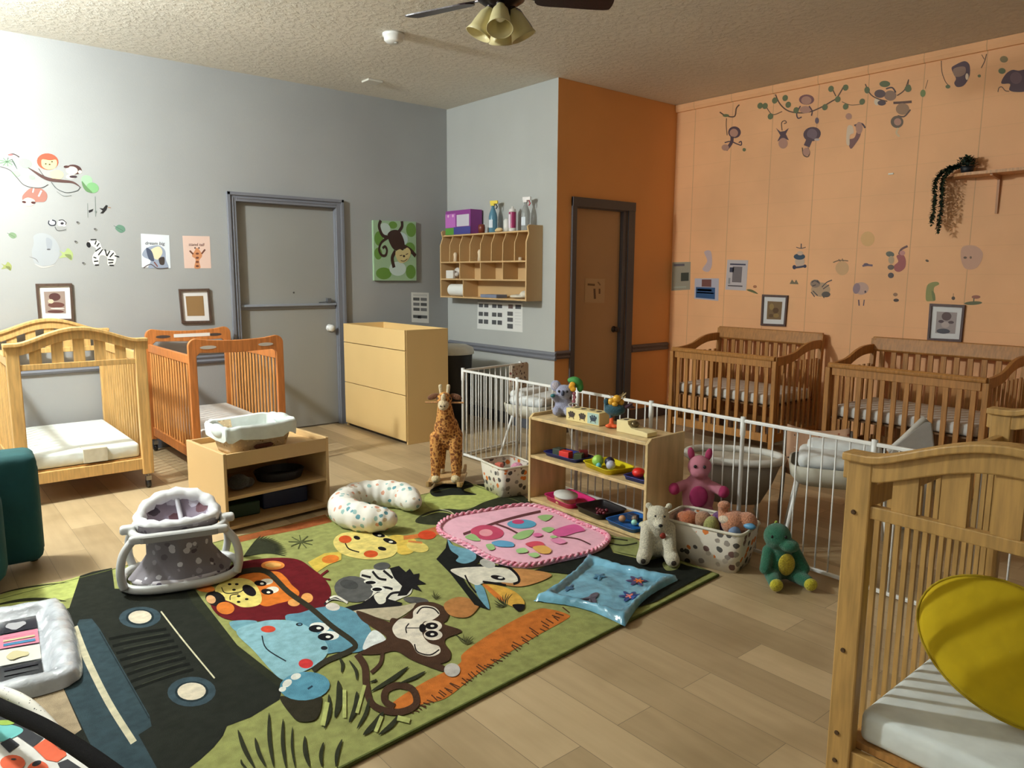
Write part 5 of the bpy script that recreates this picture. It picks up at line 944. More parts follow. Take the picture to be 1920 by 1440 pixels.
stick('faint pale butterfly sticker at the far right of the orange wall', TR, [('poly', (204, 156, 128), [(1080, 150), (1240, 140), (1330, 240), (1260, 400), (1120, 420), (1060, 300)]), ('ell', (96, 72, 50), 1112, 282, 22, 14), ('ell', (120, 90, 66), 1180, 280, 14, 16)], 'butterfly_sticker')
stick('tiny bee sticker right of the flamingo', TR, [('ell', (90, 66, 40), 645, 320, 22, 14, .4)], 'bee_sticker')
stick('slim green twig sticker right of the white notice', TM, [('line', (96, 98, 52), [(670, 462), (710, 470), (765, 495)], 20, True), ('ell', (176, 110, 70), 740, 435, 16, 12)], 'twig_sticker')
q = wallC(1671, 326); b = BM(); box(b, XC - .008, XC - .001, q.y - .02, q.y + .02, q.z - .006, q.z + .006, bev=.002); tag(obj('wall_clip', b, mat((236, 230, 214), .4)), 'tiny white clip on the orange wall left of the high shelf', 'clip')
# ================================================================ things on and in the wall cubby
def at(o, x, y, z, rz=0): o.location = (x, y, z); o.rotation_euler = (0, 0, rz); return o
CT = 1.80
r = thing('wipes_box', 'purple cardboard box with a white label on top of the wall cubby', 'box', (4.36, 5.97, CT), 0)
b = BM(); box(b, -.07, .07, -.22, .19, 0, .23); obj('carton', b, mat((140, 62, 140), .5), r, bev=.003)
for n, (y0, y1, z0, z1), c in (('green_band', (.05, .192, 0, .065), (90, 150, 60)), ('blue_band', (-.222, .05, 0, .07), (70, 70, 140)), ('white_label', (-.20, .0, .075, .185), (200, 196, 206)), ('pink_panel', (.02, .19, .068, .2), (190, 110, 190))):
    b = BM(); box(b, -.072, -.0705, y0, min(y1, .19), z0, z1); obj(n, b, mat(c, .5), r)
for y in (.06, .14): b = BM(); ell(b, (-.0735, y, .18), (.001, .014, .014)); obj('pink_dot', b, mat((236, 190, 220), .5), r)
def spray(label, y, h, body, cap, trig, tr):
    r = thing('spray_bottle', label, 'spray bottle', (4.35, y, CT), math.radians(20))
    b = BM(); lathe(b, [(0, 0), (.038, 0), (.04, .01), (.04, h * .5), (.034, h * .6), (.014, h * .78), (.013, h * .84), (0, h * .84)], 20); obj('bottle', b, mat(body, .25, 'glass', tr=tr), r, smooth=True)
    b = BM(); box(b, -.013, .013, -.016, .022, h * .84, h * .9); box(b, -.009, .009, -.05, .03, h * .9, h, bev=.003); obj('spray_head', b, mat(cap, .4), r)
    b = BM(); tube(b, [(0, -.03, h * .9), (0, -.045, h * .8), (0, -.03, h * .74)], .005, 6); obj('trigger', b, mat(trig, .4), r)
    b = BM(); box(b, -.0412, -.04, -.02, .02, h * .15, h * .4); obj('label_panel', b, mat((206, 214, 222), .5), r)
spray('blue tinted spray bottle with yellow and black head', 5.48, .29, (110, 160, 184), (226, 200, 40), (30, 30, 30), .4)
spray('clear spray bottle with a red and white head', 5.02, .29, (206, 208, 206), (226, 220, 216), (180, 40, 60), .75)
r = thing('wipes_canister', 'tall pink and white canister between the two spray bottles', 'canister', (4.35, 5.20, CT), 0)
b = BM(); lathe(b, [(0, 0), (.033, 0), (.033, .17), (0, .17)], 20); obj('can', b, mat((164, 50, 100), .4), r, smooth=False)
b = BM(); lathe(b, [(.034, .0), (.034, .03), (.034, .03)], 20); lathe(b, [(0, .17), (.034, .17), (.03, .195), (.012, .205), (.01, .22), (0, .22)], 20); obj('lid', b, mat((226, 220, 214), .5), r, smooth=True)
b = BM(); box(b, -.035, -.033, -.012, .012, .03, .15); obj('label_strip', b, mat((232, 214, 226), .5), r)
b = BM(); lathe(b, [(0, 0), (.03, 0), (.034, .05), (.03, .08), (0, .085)], 16); at(tag(obj('small_jar', b, mat((122, 54, 40), .35), smooth=True), 'small reddish brown jar beside the purple box', 'jar'), 4.34, 5.64, CT)
b = BM(); lathe(b, [(0, 0), (.032, 0), (.035, .05), (.035, .10), (.02, .12), (0, .12)], 16); at(tag(obj('white_tub', b, mat((220, 220, 214), .5), smooth=True), 'short white tub left of the pink canister', 'tub'), 4.38, 5.31, CT)
b = BM(); ell(b, (0, 0, .02), (.03, .04, .02)); ell(b, (0, .03, .015), (.02, .03, .015)); at(tag(obj('sponge', b, mat((226, 200, 150), .8), remesh=.005), 'small tan crumpled cloth at the front edge of the cubby top', 'cloth'), 4.32, 5.35, CT)
r = thing('paper_towel_roll', 'white paper roll in the lower left of the wall cubby', 'paper roll', (4.335, 5.99, 1.263), 0)
b = BM(); lathe(b, [(.02, -.13), (.058, -.13), (.058, .13), (.02, .13), (.02, -.13)], 28, Matrix.Rotation(PI / 2, 4, 'X')); obj('paper', b, mat((236, 236, 230), .8), r)
b = BM(); lathe(b, [(.0195, -.128), (.0195, .128), (.017, .128), (.017, -.128)], 20, Matrix.Rotation(PI / 2, 4, 'X')); obj('core', b, mat((170, 140, 100), .8), r)
def pile(name, label, cat, loc, col, prims, rm=.006, kind='cloth'):
    b = BM()
    for c_, r_ in prims: ell(b, c_, r_)
    o = tag(obj(name, b, mat(col, .8, kind), remesh=rm), label, cat); o.location = loc; return o
pile('diaper', 'white folded diaper in the left compartment of the cubby middle row', 'diaper', (4.33, 6.08, 1.375), (222, 214, 204), [((0, 0, .04), (.05, .08, .035)), ((.03, -.03, .07), (.03, .05, .04))])
b = BM(); box(b, -.03, .0, -.06, .06, 0, .08, bev=.004); at(tag(obj('paper_box', b, mat((226, 222, 214), .7)), 'small white box at the front of the cubby middle row', 'box'), 4.305, 6.08, 1.375)
pile('paper_bag', 'pale papers in the lower right of the wall cubby', 'papers', (4.34, 5.05, 1.202), (222, 214, 196), [((0, .05, .02), (.06, .1, .018)), ((.02, -.03, .04), (.05, .06, .035))])
b = BM(); box(b, -.07, .06, -.12, .12, 0, .03, bev=.004); at(tag(obj('file_tray', b, mat((120, 128, 150), .5)), 'flat blue grey folder in the bottom row of the wall cubby', 'folder'), 4.34, 5.45, 1.202)
for k, (y, h, lb) in enumerate(((6.045, .09, 'short white tube in the second slot of the cubby top row'), (5.65, .11, 'small pale figurine in the fourth slot of the cubby top row'), (5.74, .035, 'low pale trinket in the third slot of the cubby top row'), (5.06, .03, 'small white trinket in the last slot but one of the cubby top row'))):
    b = BM(); lathe(b, [(0, 0), (.022, 0), (.018, h * .5), (.022, h * .8), (.01, h), (0, h)], 14); at(tag(obj('trinket', b, mat((226, 206, 176), .6), smooth=True), lb, 'trinket'), 4.325, y, 1.540)

# ================================================================ toys on the toy shelf
ST = .553
# koala plush
def plush(name, label, cat, loc, rz, rgb, prims, vox=.007, kind='fur', s=160):
    r = thing(name, label, cat, loc, rz); b = BM()
    for q in prims:
        if q[0] == 'e': ell(b, q[1], q[2], q[3] if len(q) > 3 else None)
        else: caps(b, q[1], q[2], q[3], q[4])
    obj('body', b, mat(rgb, .9, 'fur' if kind == 'spots' else kind, s=s), r, remesh=vox); return r
def part(r, name, rgb, prims, kind='plain', rough=.5, vox=0, s=160, label=None):
    b = BM()
    for q in prims:
        if q[0] == 'e': ell(b, q[1], q[2], q[3] if len(q) > 3 else None)
        elif q[0] == 'b': box(b, *q[1:7], bev=q[7] if len(q) > 7 else 0)
        else: caps(b, q[1], q[2], q[3], q[4])
    return obj(name, b, mat(rgb, rough, kind, s=s) if kind == 'fur' else mat(rgb, rough, kind), r, smooth=True, remesh=vox, label=label)
r = plush('koala_toy', 'pale lilac koala toy sitting at the back left of the toy shelf top', 'toy', (3.13, 3.24, ST + .001), math.radians(-50), (176, 178, 206),
          [('e', (0, 0, .06), (.055, .05, .062)), ('e', (-.035, -.035, .035), (.03, .04, .032)), ('e', (.035, -.035, .035), (.03, .04, .032)), ('e', (.005, -.01, .15), (.05, .045, .045)), ('e', (-.05, .0, .185), (.034, .018, .036)), ('c', (-.04, -.02, .10), (-.055, -.045, .125), .02, .02), ('e', (.05, 0, .18), (.025, .015, .028))], .006, s=260)
part(r, 'inner_ear', (206, 196, 204), [('e', (-.05, -.016, .187), (.022, .006, .024))], 'fur')
part(r, 'nose', (60, 66, 90), [('e', (0, -.055, .148), (.011, .01, .018))]); part(r, 'eye', (20, 20, 24), [('e', (.024, -.048, .158), (.008, .006, .008))]); part(r, 'eye', (20, 20, 24), [('e', (-.024, -.048, .158), (.008, .006, .008))])
part(r, 'teal_ball', (40, 110, 116), [('e', (-.06, -.062, .132), (.015, .012, .012))])
part(r, 'green_leaf_bow', (64, 140, 66), [('e', (.075, 0, .215), (.045, .03, .028), (0, .4, 0)), ('e', (.10, 0, .18), (.022, .02, .032)), ('e', (.045, 0, .222), (.025, .02, .018))], 'cloth', .7, .006)
part(r, 'flower', (236, 170, 40), [('e', (.055, -.03, .20), (.02, .008, .018)), ('e', (.06, -.03, .172), (.02, .008, .018)), ('e', (.045, -.03, .186), (.014, .008, .014))], 'plain', .6, .004)
part(r, 'beaded_strap', (206, 130, 150), [('e', (.065, -.02, .145), (.014, .012, .012)), ('e', (.068, -.02, .12), (.013, .012, .013)), ('e', (.065, -.02, .095), (.013, .012, .012)), ('e', (.06, -.03, .05), (.018, .014, .02)), ('e', (.058, -.035, .02), (.016, .014, .018))], 'plain', .6, .005)
# wooden paw-print box
r = thing('wooden_tissue_box', 'cream wooden box with three dark prints on the toy shelf top', 'box', (3.10, 3.005, ST + .001), math.radians(3))
b = BM(); box(b, -.045, .045, -.13, .13, 0, .075, bev=.003); obj('case', b, mat((226, 208, 148), .5), r)
b = BM(); box(b, -.046, -.0452, -.125, -.04, .006, .07); obj('blue_panel', b, mat((170, 196, 186), .5), r)
for k, y in enumerate((.085, .0, -.085)):
    P = Paint(lambda u, v, y=y: Vector((-.047, y - u, v)), (-1, 0, 0), .0004, .0001)
    P.ell((66, 54, 50) if k < 2 else (50, 66, 80), 0, .035, .022, .012); [P.ell((66, 54, 50) if k < 2 else (50, 66, 80), dx, .05 + dz, .006, .007) for dx, dz in ((-.02, -.004), (-.007, .003), (.008, .003), (.021, -.004))]; [P.line((66, 54, 50), [(dx, .03), (dx * 1.6, .014)], .004) for dx in (-.012, .012)]
    P.done('print', r)
P = Paint(lambda u, v: Vector((u, v, .0755)), (0, 0, 1), .0004, .0001)
for i in range(4): P.ell((70, 60, 56), .01 - .01 * (i % 2), .09 - i * .06, .02, .016)
P.done('top_print', r)
b = BM(); tube(b, catmull([(-.02, .11, .076), (-.03, .125, .09), (.0, .12, .098), (.03, .10, .085)], 4, False), .004, 5); obj('ribbon', b, mat((206, 206, 214), .6), r)
# peacock toy with basket
r = thing('bird_toy', 'teal bird toy with orange feet and gold netted treats behind the wooden boxes', 'toy', (3.10, 2.79, ST + .001), math.radians(-50))
part(r, 'body', (30, 84, 100), [('e', (0, 0, .105), (.06, .04, .035)), ('e', (-.05, 0, .15), (.016, .014, .02)), ('c', (-.05, 0, .10), (-.052, 0, .15), .012, .011), ('c', (-.02, 0, .09), (-.02, 0, .05), .014, .01)], 'fur', .8, .005)
part(r, 'foot', (230, 96, 44), [('e', (-.03, -.012, .012), (.024, .02, .011)), ('e', (.0, -.012, .012), (.024, .02, .011)), ('c', (-.018, 0, .055), (-.018, -.004, .012), .012, .014)], 'plain', .6, .005)
part(r, 'gold_treats', (214, 160, 50), [('e', (-.02, 0, .15), (.022, .02, .022)), ('e', (.01, -.01, .17), (.024, .02, .022)), ('e', (.03, .01, .148), (.022, .02, .02)), ('e', (.0, -.02, .14), (.018, .016, .014))], 'plain', .25)
b = BM()
for i in range(14): a = random.uniform(0, 2 * PI); tube(b, [(.01, 0, .15), (.01 + .05 * math.cos(a), .03 * math.sin(a), .17 + random.uniform(.0, .04))], .0014, 4)
obj('netting', b, mat((180, 150, 90), .4), r)
part(r, 'tail_feathers', (76, 40, 60), [('e', (.075, 0, .13), (.03, .016, .012), (0, -.5, 0)), ('e', (.085, .01, .12), (.03, .012, .01))], 'fur', .8, .005)
# scooped wooden block
r = thing('wooden_block_scoop', 'cream wooden block with a scooped end on the right of the toy shelf top', 'block', (3.08, 2.62, ST + .001), math.radians(0))
cv = [(-.0, .0), (.135, 0), (.135, .062), (.045, .066)] + [(.045 + (-.115) * (1 - math.cos(t)) * 1.0, .066 - .044 * math.sin(t)) for t in [PI / 2 * i / 8 for i in range(1, 9)]] + [(-.11, .02), (-.11, 0)]
cv = [(.10, 0), (.10, .066), (.02, .07), (.015, .05), (-.005, .034), (-.04, .03), (-.09, .028), (-.12, .024), (-.12, 0)]
b = BM(); prism(b, cv, -.04, .04, 'yz'); obj('block', b, mat((230, 212, 158), .5), r, bev=.002)
b = BM(); ell(b, (0, .0, .052), (.028, .02, .02)); obj('steel_ball', b, mat((120, 104, 76), .25, 'plain', .6), r, smooth=True)
P = Paint(lambda u, v: Vector((u, v, .0695)), (0, 0, 1), .0004, .0001); P.ell((80, 64, 54), -.005, .06, .018, .014); P.done('top_print', r)

# trays
def tray(label, x, y, z, sx, sy, rgb, rz=0, h=.022, name='toy_tray'):
    r = thing(name, label, 'tray', (x, y, z + .001), rz)
    b = BM(); loft(b, [rect(sx * .44, sy * .44, .001, 8), rect(sx * .47, sy * .47, h * .9, 8), rect(sx * .5, sy * .5, h, 8), rect(sx * .5, sy * .5, h - .003, 8)][:3]); obj('tray_body', b, mat(rgb, .35), r, smooth=True, solid=.003); return r
tray('long dark blue tray of blocks at the left of the middle shelf', 3.09, 3.15, .313, .17, .30, (30, 44, 120))
tray('yellow tray at the centre of the middle shelf', 3.08, 2.81, .313, .20, .27, (214, 196, 20), math.radians(-12), .03)
tray('small dark blue tray at the right of the middle shelf', 3.06, 2.535, .313, .16, .17, (34, 50, 130))
tray('pink tray holding a round tambourine on the bottom shelf', 3.09, 3.13, .038, .22, .28, (206, 40, 110), math.radians(-8), .03)
tray('black tray of dark beads on the bottom shelf', 3.08, 2.86, .038, .22, .24, (16, 14, 20), math.radians(-8), .035)
tray('bright blue tray of small toys at the right of the bottom shelf', 3.07, 2.60, .038, .24, .24, (24, 96, 170), math.radians(-6), .025)
def block(name, label, cat, x, y, z, sx, sy, sz, rgb, rz=0):
    b = BM(); box(b, -sx, sx, -sy, sy, 0, sz * 2, bev=.003); return at(tag(obj(name, b, mat(rgb, .5)), label, cat), x, y, z, rz)
def ball(name, label, x, y, z, r_, rgb, cat='ball', sq=(1, 1, 1), kind='plain', **k):
    b = BM(); ell(b, (0, 0, r_ * sq[2]), (r_ * sq[0], r_ * sq[1], r_ * sq[2])); return at(tag(obj(name, b, mat(rgb, .45, kind, **k), smooth=True), label, cat), x, y, z)
block('toy_block', 'red toy block on the long dark blue tray', 'block', 3.05, 3.13, .319, .025, .035, .022, (220, 56, 46), .2)
block('toy_block', 'dark olive toy block behind the red block', 'block', 3.08, 3.05, .319, .025, .025, .02, (70, 80, 50), .5)
block('toy_block', 'dark grey toy block at the left end of the long blue tray', 'block', 3.08, 3.22, .319, .03, .03, .02, (64, 72, 60), .1)
block('toy_block', 'maroon toy block at the back of the long blue tray', 'block', 3.13, 3.06, .319, .025, .025, .024, (110, 30, 30), .9)
ball('toy_ball', 'green and aqua ball on the yellow tray', 3.05, 2.865, .322, .034, (160, 206, 90), kind='spots', s=16, cols=((110, 190, 180), (150, 206, 80)), th=.5)
ball('toy_ball', 'dark navy ball behind the yellow tray balls', 3.09, 2.81, .322, .03, (36, 34, 60))
ball('toy_ball', 'grey and white striped ball on the yellow tray', 3.05, 2.765, .322, .027, (180, 184, 206), kind='spots', s=40, cols=((110, 110, 150), (220, 220, 230)), th=.45)
ball('toy_ball', 'small teal ball at the front of the yellow tray', 3.02, 2.83, .322, .016, (110, 190, 190))
ball('toy_vegetable', 'large red toy tomato on the small blue tray', 3.05, 2.56, .322, .036, (214, 40, 30), 'toy food', (1, 1, .75))
ball('toy_vegetable', 'yellow toy pepper behind the red tomato', 3.09, 2.505, .322, .022, (220, 180, 50), 'toy food', (1, 1, 1.2))
ball('toy_vegetable', 'lime green toy fruit at the right end of the small blue tray', 3.04, 2.49, .322, .02, (150, 180, 60), 'toy food', (1, 1, 1.3))
r = thing('tambourine', 'round tan and white drum on the pink tray', 'toy drum', (3.05, 3.13, .045), 0)
b = BM(); lathe(b, [(0, 0), (.062, 0), (.066, .04), (0, .04)], 28); obj('drum_shell', b, mat((206, 176, 126), .5), r); b = BM(); lathe(b, [(0, .0405), (.074, .0405), (.074, .05), (0, .052)], 28, Matrix.Rotation(.12, 4, 'X')); obj('drum_skin', b, mat((206, 206, 198), .5), r, smooth=True)
for k in range(9):
    a = random.uniform(0, 6.28); q = random.uniform(0, .05); ball('bead', 'shiny dark red bead in the black tray', 3.05 + q * math.cos(a), 2.84 + q * math.sin(a), .050, .011, (96, 20, 34), 'bead')['group'] = 'red beads in the black tray'
ball('toy_vegetable', 'small tan toy bun at the left of the bright blue tray', 3.04, 2.66, .044, .02, (190, 140, 100), 'toy food'); ball('toy_ball', 'small pale aqua ball on the bright blue tray', 3.05, 2.58, .044, .017, (160, 220, 200)); block('toy_block', 'dark blue toy brick at the back of the bright blue tray', 'block', 3.12, 2.65, .044, .02, .03, .016, (30, 50, 80)); ball('toy_vegetable', 'flat cream toy cup near the right side of the blue tray', 3.06, 2.52, .044, .026, (200, 196, 160), 'toy food', (1.2, 1, .7)); ball('toy_ball', 'small grey brown ball on the bright blue tray', 3.10, 2.62, .044, .018, (130, 110, 90))

# ================================================================ fabric bins with toys
PRN = dict(s=24, cols=((120, 90, 84), (214, 120, 50), (84, 80, 76), (150, 140, 130), (190, 180, 166)), th=.56)
def bin_(label, x, y, rz, lx, ly, h):
    r = thing('fabric_bin', label, 'bin', (x, y, RZ + .004 if x < 3 else .001), rz)
    b = BM(); loft(b, [rect(lx * .42, ly * .42, .002, 8), rect(lx * .46, ly * .47, h * .5, 7), rect(lx * .5, ly * .5, h, 8), rect(lx * .49, ly * .49, h + .006, 8)]); obj('fabric_body', b, mat((222, 214, 200), .8, 'spots', **PRN), r, smooth=True, solid=.006)
    b = BM(); tube(b, rect(lx * .5, ly * .5, h + .002, 8), .008, 6, closed=True); obj('folded_rim', b, mat((214, 208, 190), .8, 'cloth'), r, smooth=True); return r
bin_('white animal print fabric bin of plush toys right of the toy shelf', 3.055, 2.09, math.radians(12), .27, .42, .20)
bin_('white animal print fabric bin of small toys left of the toy shelf', 2.985, 3.61, math.radians(-8), .25, .30, .19)
def lump(name, label, x, y, z, prims, rgb, kind='fur', **k):
    b = BM()
    for q in prims:
        if q[0] == 'e': ell(b, q[1], q[2])
        else: caps(b, q[1], q[2], q[3], q[4])
    return at(tag(obj(name, b, mat(rgb, .9, kind, **k), remesh=.006), label, 'toy'), x, y, z)
lump('soft_toy', 'orange brown plush head at the left of the large print bin', 3.03, 2.20, .12, [('e', (0, 0, .06), (.05, .05, .05)), ('e', (.02, .05, .05), (.04, .04, .04))], (186, 104, 62))
lump('soft_toy', 'tan ribbed plush toy next to the orange one in the large bin', 3.06, 2.14, .14, [('e', (0, 0, .05), (.05, .045, .045))], (176, 130, 96))
lump('soft_toy', 'yellow green plush toy in the middle of the large bin', 3.02, 2.06, .12, [('e', (0, 0, .06), (.045, .04, .06))], (160, 160, 90))
lump('soft_toy', 'purple plush toy behind the yellow green one', 3.08, 2.05, .14, [('e', (0, 0, .06), (.05, .05, .055))], (96, 50, 110))
lump('soft_toy', 'peach plush bear with a white tummy lying on top of the large bin', 3.07, 1.965, .16, [('e', (0, 0, .06), (.075, .06, .06)), ('c', (-.03, .05, .08), (-.02, .06, .14), .022, .02), ('e', (-.02, .05, .14), (.035, .03, .022)), ('e', (.03, -.05, .07), (.05, .05, .05))], (206, 140, 104))
lump('soft_toy', 'small white patch of a plush tummy on top of the peach bear', 3.015, 1.985, .22, [('e', (0, 0, .02), (.02, .035, .022))], (226, 206, 180))
lump('soft_toy', 'small pale blue cloth toy at the right of the large bin', 3.02, 1.93, .15, [('e', (0, 0, .04), (.03, .03, .035))], (110, 130, 160), 'cloth')
ball('toy_ball', 'shiny blue ball at the right corner of the large bin', 3.07, 1.885, .21, .022, (90, 150, 190), sq=(1, 1.6, .7))
lump('soft_toy', 'pink plush toy at the back of the left print bin', 3.03, 3.56, .09, [('e', (0, 0, .06), (.05, .05, .06))], (226, 150, 180))
for k, (dx, dy, c, nm) in enumerate(((-.06, .07, (226, 190, 60), 'yellow'), (-.04, .02, (196, 60, 70), 'crimson'), (-.08, .0, (60, 30, 80), 'dark purple'), (-.05, -.06, (230, 180, 40), 'gold'), (.0, -.03, (90, 90, 60), 'olive'), (.0, .07, (206, 110, 90), 'coral'))):
    block('toy_block', nm + ' toy piece in the left print bin', 'block', 2.985 + dx, 3.62 + dy, .10 + .01 * k, .022, .022, .018, c, k * .7)

# ================================================================ plush animals
r = plush('giraffe_plush', 'tall standing brown giraffe plush on a wooden rocking base', 'plush toy', (2.77, 3.98, RZ + .002), math.radians(-42), (206, 152, 84),
          [('e', (0, .03, .33), (.095, .12, .10)), ('e', (0, -.02, .38), (.085, .08, .11)), ('c', (0, -.05, .40), (0, -.10, .56), .075, .048), ('e', (0, -.12, .60), (.05, .06, .05)), ('c', (-.062, -.05, .33), (-.068, -.07, .09), .05, .034), ('c', (.062, -.05, .33), (.068, -.06, .09), .05, .034), ('c', (-.05, .10, .32), (-.06, .12, .09), .048, .032), ('c', (.05, .10, .32), (.06, .12, .09), .048, .032), ('c', (0, .14, .36), (0, .18, .26), .012, .012)], .008, 'spots', 60)
r.children[0].data.materials[0] = mat((204, 148, 78), .95, 'spots', s=62, cols=((128, 76, 36), (160, 100, 50), (112, 64, 30)), th=.72)
part(r, 'muzzle', (222, 200, 160), [('e', (0, -.165, .575), (.036, .05, .032), (.5, 0, 0)), ('e', (0, -.16, .615), (.018, .03, .03))], 'fur', .9, .005)
for s in (-1, 1):
    part(r, 'ear', (120, 74, 40), [('e', (s * .075, -.10, .615), (.042, .012, .02), (0, s * .35, 0))], 'fur', .9, .004); part(r, 'horn', (226, 208, 170), [('c', (s * .022, -.115, .635), (s * .026, -.11, .685), .011, .014)], 'fur', .9, .004)
    part(r, 'eye', (16, 12, 10), [('e', (s * .040, -.145, .61), (.008, .01, .01))]); part(r, 'hoof', (226, 206, 160), [('e', (s * .065, -.085, .062), (.03, .036, .028))], 'fur', .9); part(r, 'hoof', (226, 206, 160), [('e', (s * .06, .115, .062), (.03, .034, .028))], 'fur', .9)
part(r, 'nostrils', (60, 36, 26), [('e', (.012, -.212, .572), (.005, .004, .005)), ('e', (-.012, -.212, .572), (.005, .004, .005))])
b = BM(); tube(b, [(-.125, -.12, .58), (.125, -.12, .58)], .006, 8); obj('hand_bar', b, mat((190, 140, 90), .4, 'wood'), r)
WB = mat((196, 160, 110), .45, 'wood')
b = BM(); box(b, -.12, .12, -.10, .16, .03, .046, bev=.005); obj('deck', b, WB, r)
for s in (-1, 1):
    arc = [(-.23 + .046 * i, .002 + .000 + .9 * ((-.23 + .046 * i) ** 2)) for i in range(11)]
    b = BM(); prism(b, arc + [(y, z + .034) for y, z in arc[::-1]], s * .10 - .01, s * .10 + .01, 'yz'); obj('rocker', b, WB, r, bev=.003)
part(r, 'mane', (70, 40, 24), [('c', (0, -.035, .46), (0, -.07, .62), .018, .014)], 'fur', .95, .005)

r = plush('polar_bear_plush', 'white seated bear plush with a red heart at the corner of the toy shelf', 'plush toy', (2.825, 2.235, RZ + .002), math.radians(-46), (222, 214, 190),
          [('e', (0, .03, .09), (.085, .075, .09)), ('e', (0, .01, .17), (.07, .06, .08)), ('e', (-.005, -.02, .25), (.062, .065, .06)), ('e', (0, -.075, .225), (.035, .045, .032)), ('c', (-.06, .0, .18), (-.075, -.08, .06), .038, .036), ('c', (.06, .0, .18), (.06, -.08, .06), .038, .036), ('c', (-.06, .0, .05), (-.085, -.11, .042), .045, .04), ('c', (.06, .0, .05), (.07, -.12, .042), .045, .04), ('e', (-.055, .01, .30), (.02, .012, .02)), ('e', (.055, .01, .30), (.02, .012, .02))], .007, s=180)
r.scale = (.9, .9, .9)
part(r, 'nose', (24, 22, 22), [('e', (0, -.122, .232), (.012, .008, .009))]); part(r, 'eye', (20, 18, 18), [('e', (-.024, -.074, .268), (.006, .006, .006))]); part(r, 'eye', (20, 18, 18), [('e', (.024, -.074, .268), (.006, .006, .006))])
part(r, 'red_heart', (140, 44, 26), [('e', (.02, -.062, .155), (.016, .008, .018))], 'cloth', .8)
part(r, 'paw_pad', (60, 50, 44), [('e', (-.088, -.150, .04), (.014, .004, .014))]); part(r, 'paw_pad', (60, 50, 44), [('e', (.072, -.160, .04), (.014, .004, .014))])

r = plush('dinosaur_plush', 'seated green dinosaur plush with yellow belly and feet by the fence', 'plush toy', (3.075, 1.71, .002), math.radians(-40), (22, 108, 78),
          [('e', (0, .02, .10), (.085, .075, .095)), ('e', (-.03, 0, .255), (.072, .072, .072)), ('e', (.015, -.06, .225), (.05, .05, .036)), ('c', (-.07, .01, .17), (-.105, -.05, .09), .034, .03), ('c', (.07, .01, .17), (.11, -.04, .09), .034, .03), ('c', (-.05, -.01, .05), (-.07, -.11, .042), .045, .036), ('c', (.06, -.01, .05), (.105, -.10, .042), .045, .036), ('c', (0, .08, .06), (.02, .19, .03), .05, .015), ('c', (0, 0, .17), (-.02, 0, .22), .05, .05)], .007, s=260)
r.scale = (.86, .86, .86)
part(r, 'belly', (196, 176, 40), [('e', (.01, -.048, .115), (.045, .018, .062))], 'fur', .9); part(r, 'foot', (206, 196, 44), [('e', (-.072, -.14, .038), (.035, .022, .034))], 'fur', .9); part(r, 'foot', (206, 196, 44), [('e', (.112, -.13, .038), (.035, .022, .034))], 'fur', .9)
part(r, 'eye', (14, 14, 14), [('e', (-.01, -.068, .275), (.008, .006, .009))]); part(r, 'eye', (14, 14, 14), [('e', (-.075, -.05, .27), (.008, .006, .009))]); part(r, 'crest', (170, 190, 60), [('c', (-.03, .03, .325), (-.03, .07, .26), .008, .008)], 'fur', .9)

r = plush('pink_pig_plush', 'tall pink spotted cow plush leaning between shelf and fence', 'plush toy', (3.20, 2.275, .10), math.radians(-52), (184, 116, 132),
          [('e', (0, 0, .16), (.085, .045, .13)), ('e', (0, -.01, .32), (.062, .05, .06)), ('e', (0, -.03, .295), (.05, .04, .035)), ('c', (-.07, -.01, .22), (-.12, -.04, .20), .026, .03), ('c', (.07, -.01, .22), (.12, -.04, .20), .026, .03), ('c', (-.05, -.01, .07), (-.08, -.06, .03), .04, .038), ('c', (.05, -.01, .07), (.08, -.06, .03), .04, .038)], .007, 'cloth')
part(r, 'belly_patch', (150, 36, 86), [('e', (0, -.043, .165), (.048, .01, .058))], 'cloth', .9)
for s in (-1, 1):
    part(r, 'ear', (160, 50, 92), [('e', (s * .045, 0, .385), (.018, .012, .034), (0, s * .2, 0))], 'cloth', .9); part(r, 'hand', (156, 40, 86), [('e', (s * .125, -.045, .20), (.03, .03, .032))], 'cloth', .9); part(r, 'foot', (150, 40, 86), [('e', (s * .075, -.06, .035), (.05, .045, .045))], 'cloth', .9); part(r, 'eye', (20, 14, 16), [('e', (s * .024, -.058, .33), (.008, .006, .009))])

# ================================================================ things inside the fence
LG = mat((196, 192, 176), .5); SOFT = mat((226, 228, 226), .8, 'cloth')
def infant_chair(label, x, y, rz, legs=True, back=True):
    r = thing('infant_chair', label, 'baby seat', (x, y, 0), rz)
    b = BM(); loft(b, [rect(.20, .16, .36, 5), rect(.235, .19, .40, 5), rect(.245, .20, .46, 5), rect(.235, .19, .462, 5)]); obj('shell', b, LG, r, smooth=True)
    b = BM(); box(b, -.20, .20, -.16, .15, .44, .52, bev=.035); o = obj('cushion', b, SOFT, r, smooth=True)
    b = BM(); box(b, -.16, .2, .03, .17, .48, .555, bev=.03); obj('head_cushion', b, SOFT, r, smooth=True)
    for s in (-1, 1):
        for t in (-1, 1):
            b = BM(); tube(b, [(s * .19, t * .10, .40), (s * .25, t * .20, .008)], .0105, 10); obj('leg', b, WHT, r, smooth=True)
    b = BM(); tube(b, [(-.245, -.20, .03), (-.245, .20, .03)], .008, 8); obj('foot_bar', b, WHT, r)
    return r
r = infant_chair('white cushioned infant seat on splayed legs at the far left inside the fence', 3.72, 4.12, math.radians(15))
b = BM(); box(b, -.12, .12, .17, .205, .5, .74, bev=.02); obj('patterned_back', b, mat((200, 184, 164), .8, 'spots', s=34, cols=((130, 70, 60), (160, 140, 120), (110, 96, 90)), th=.5), r, smooth=True)
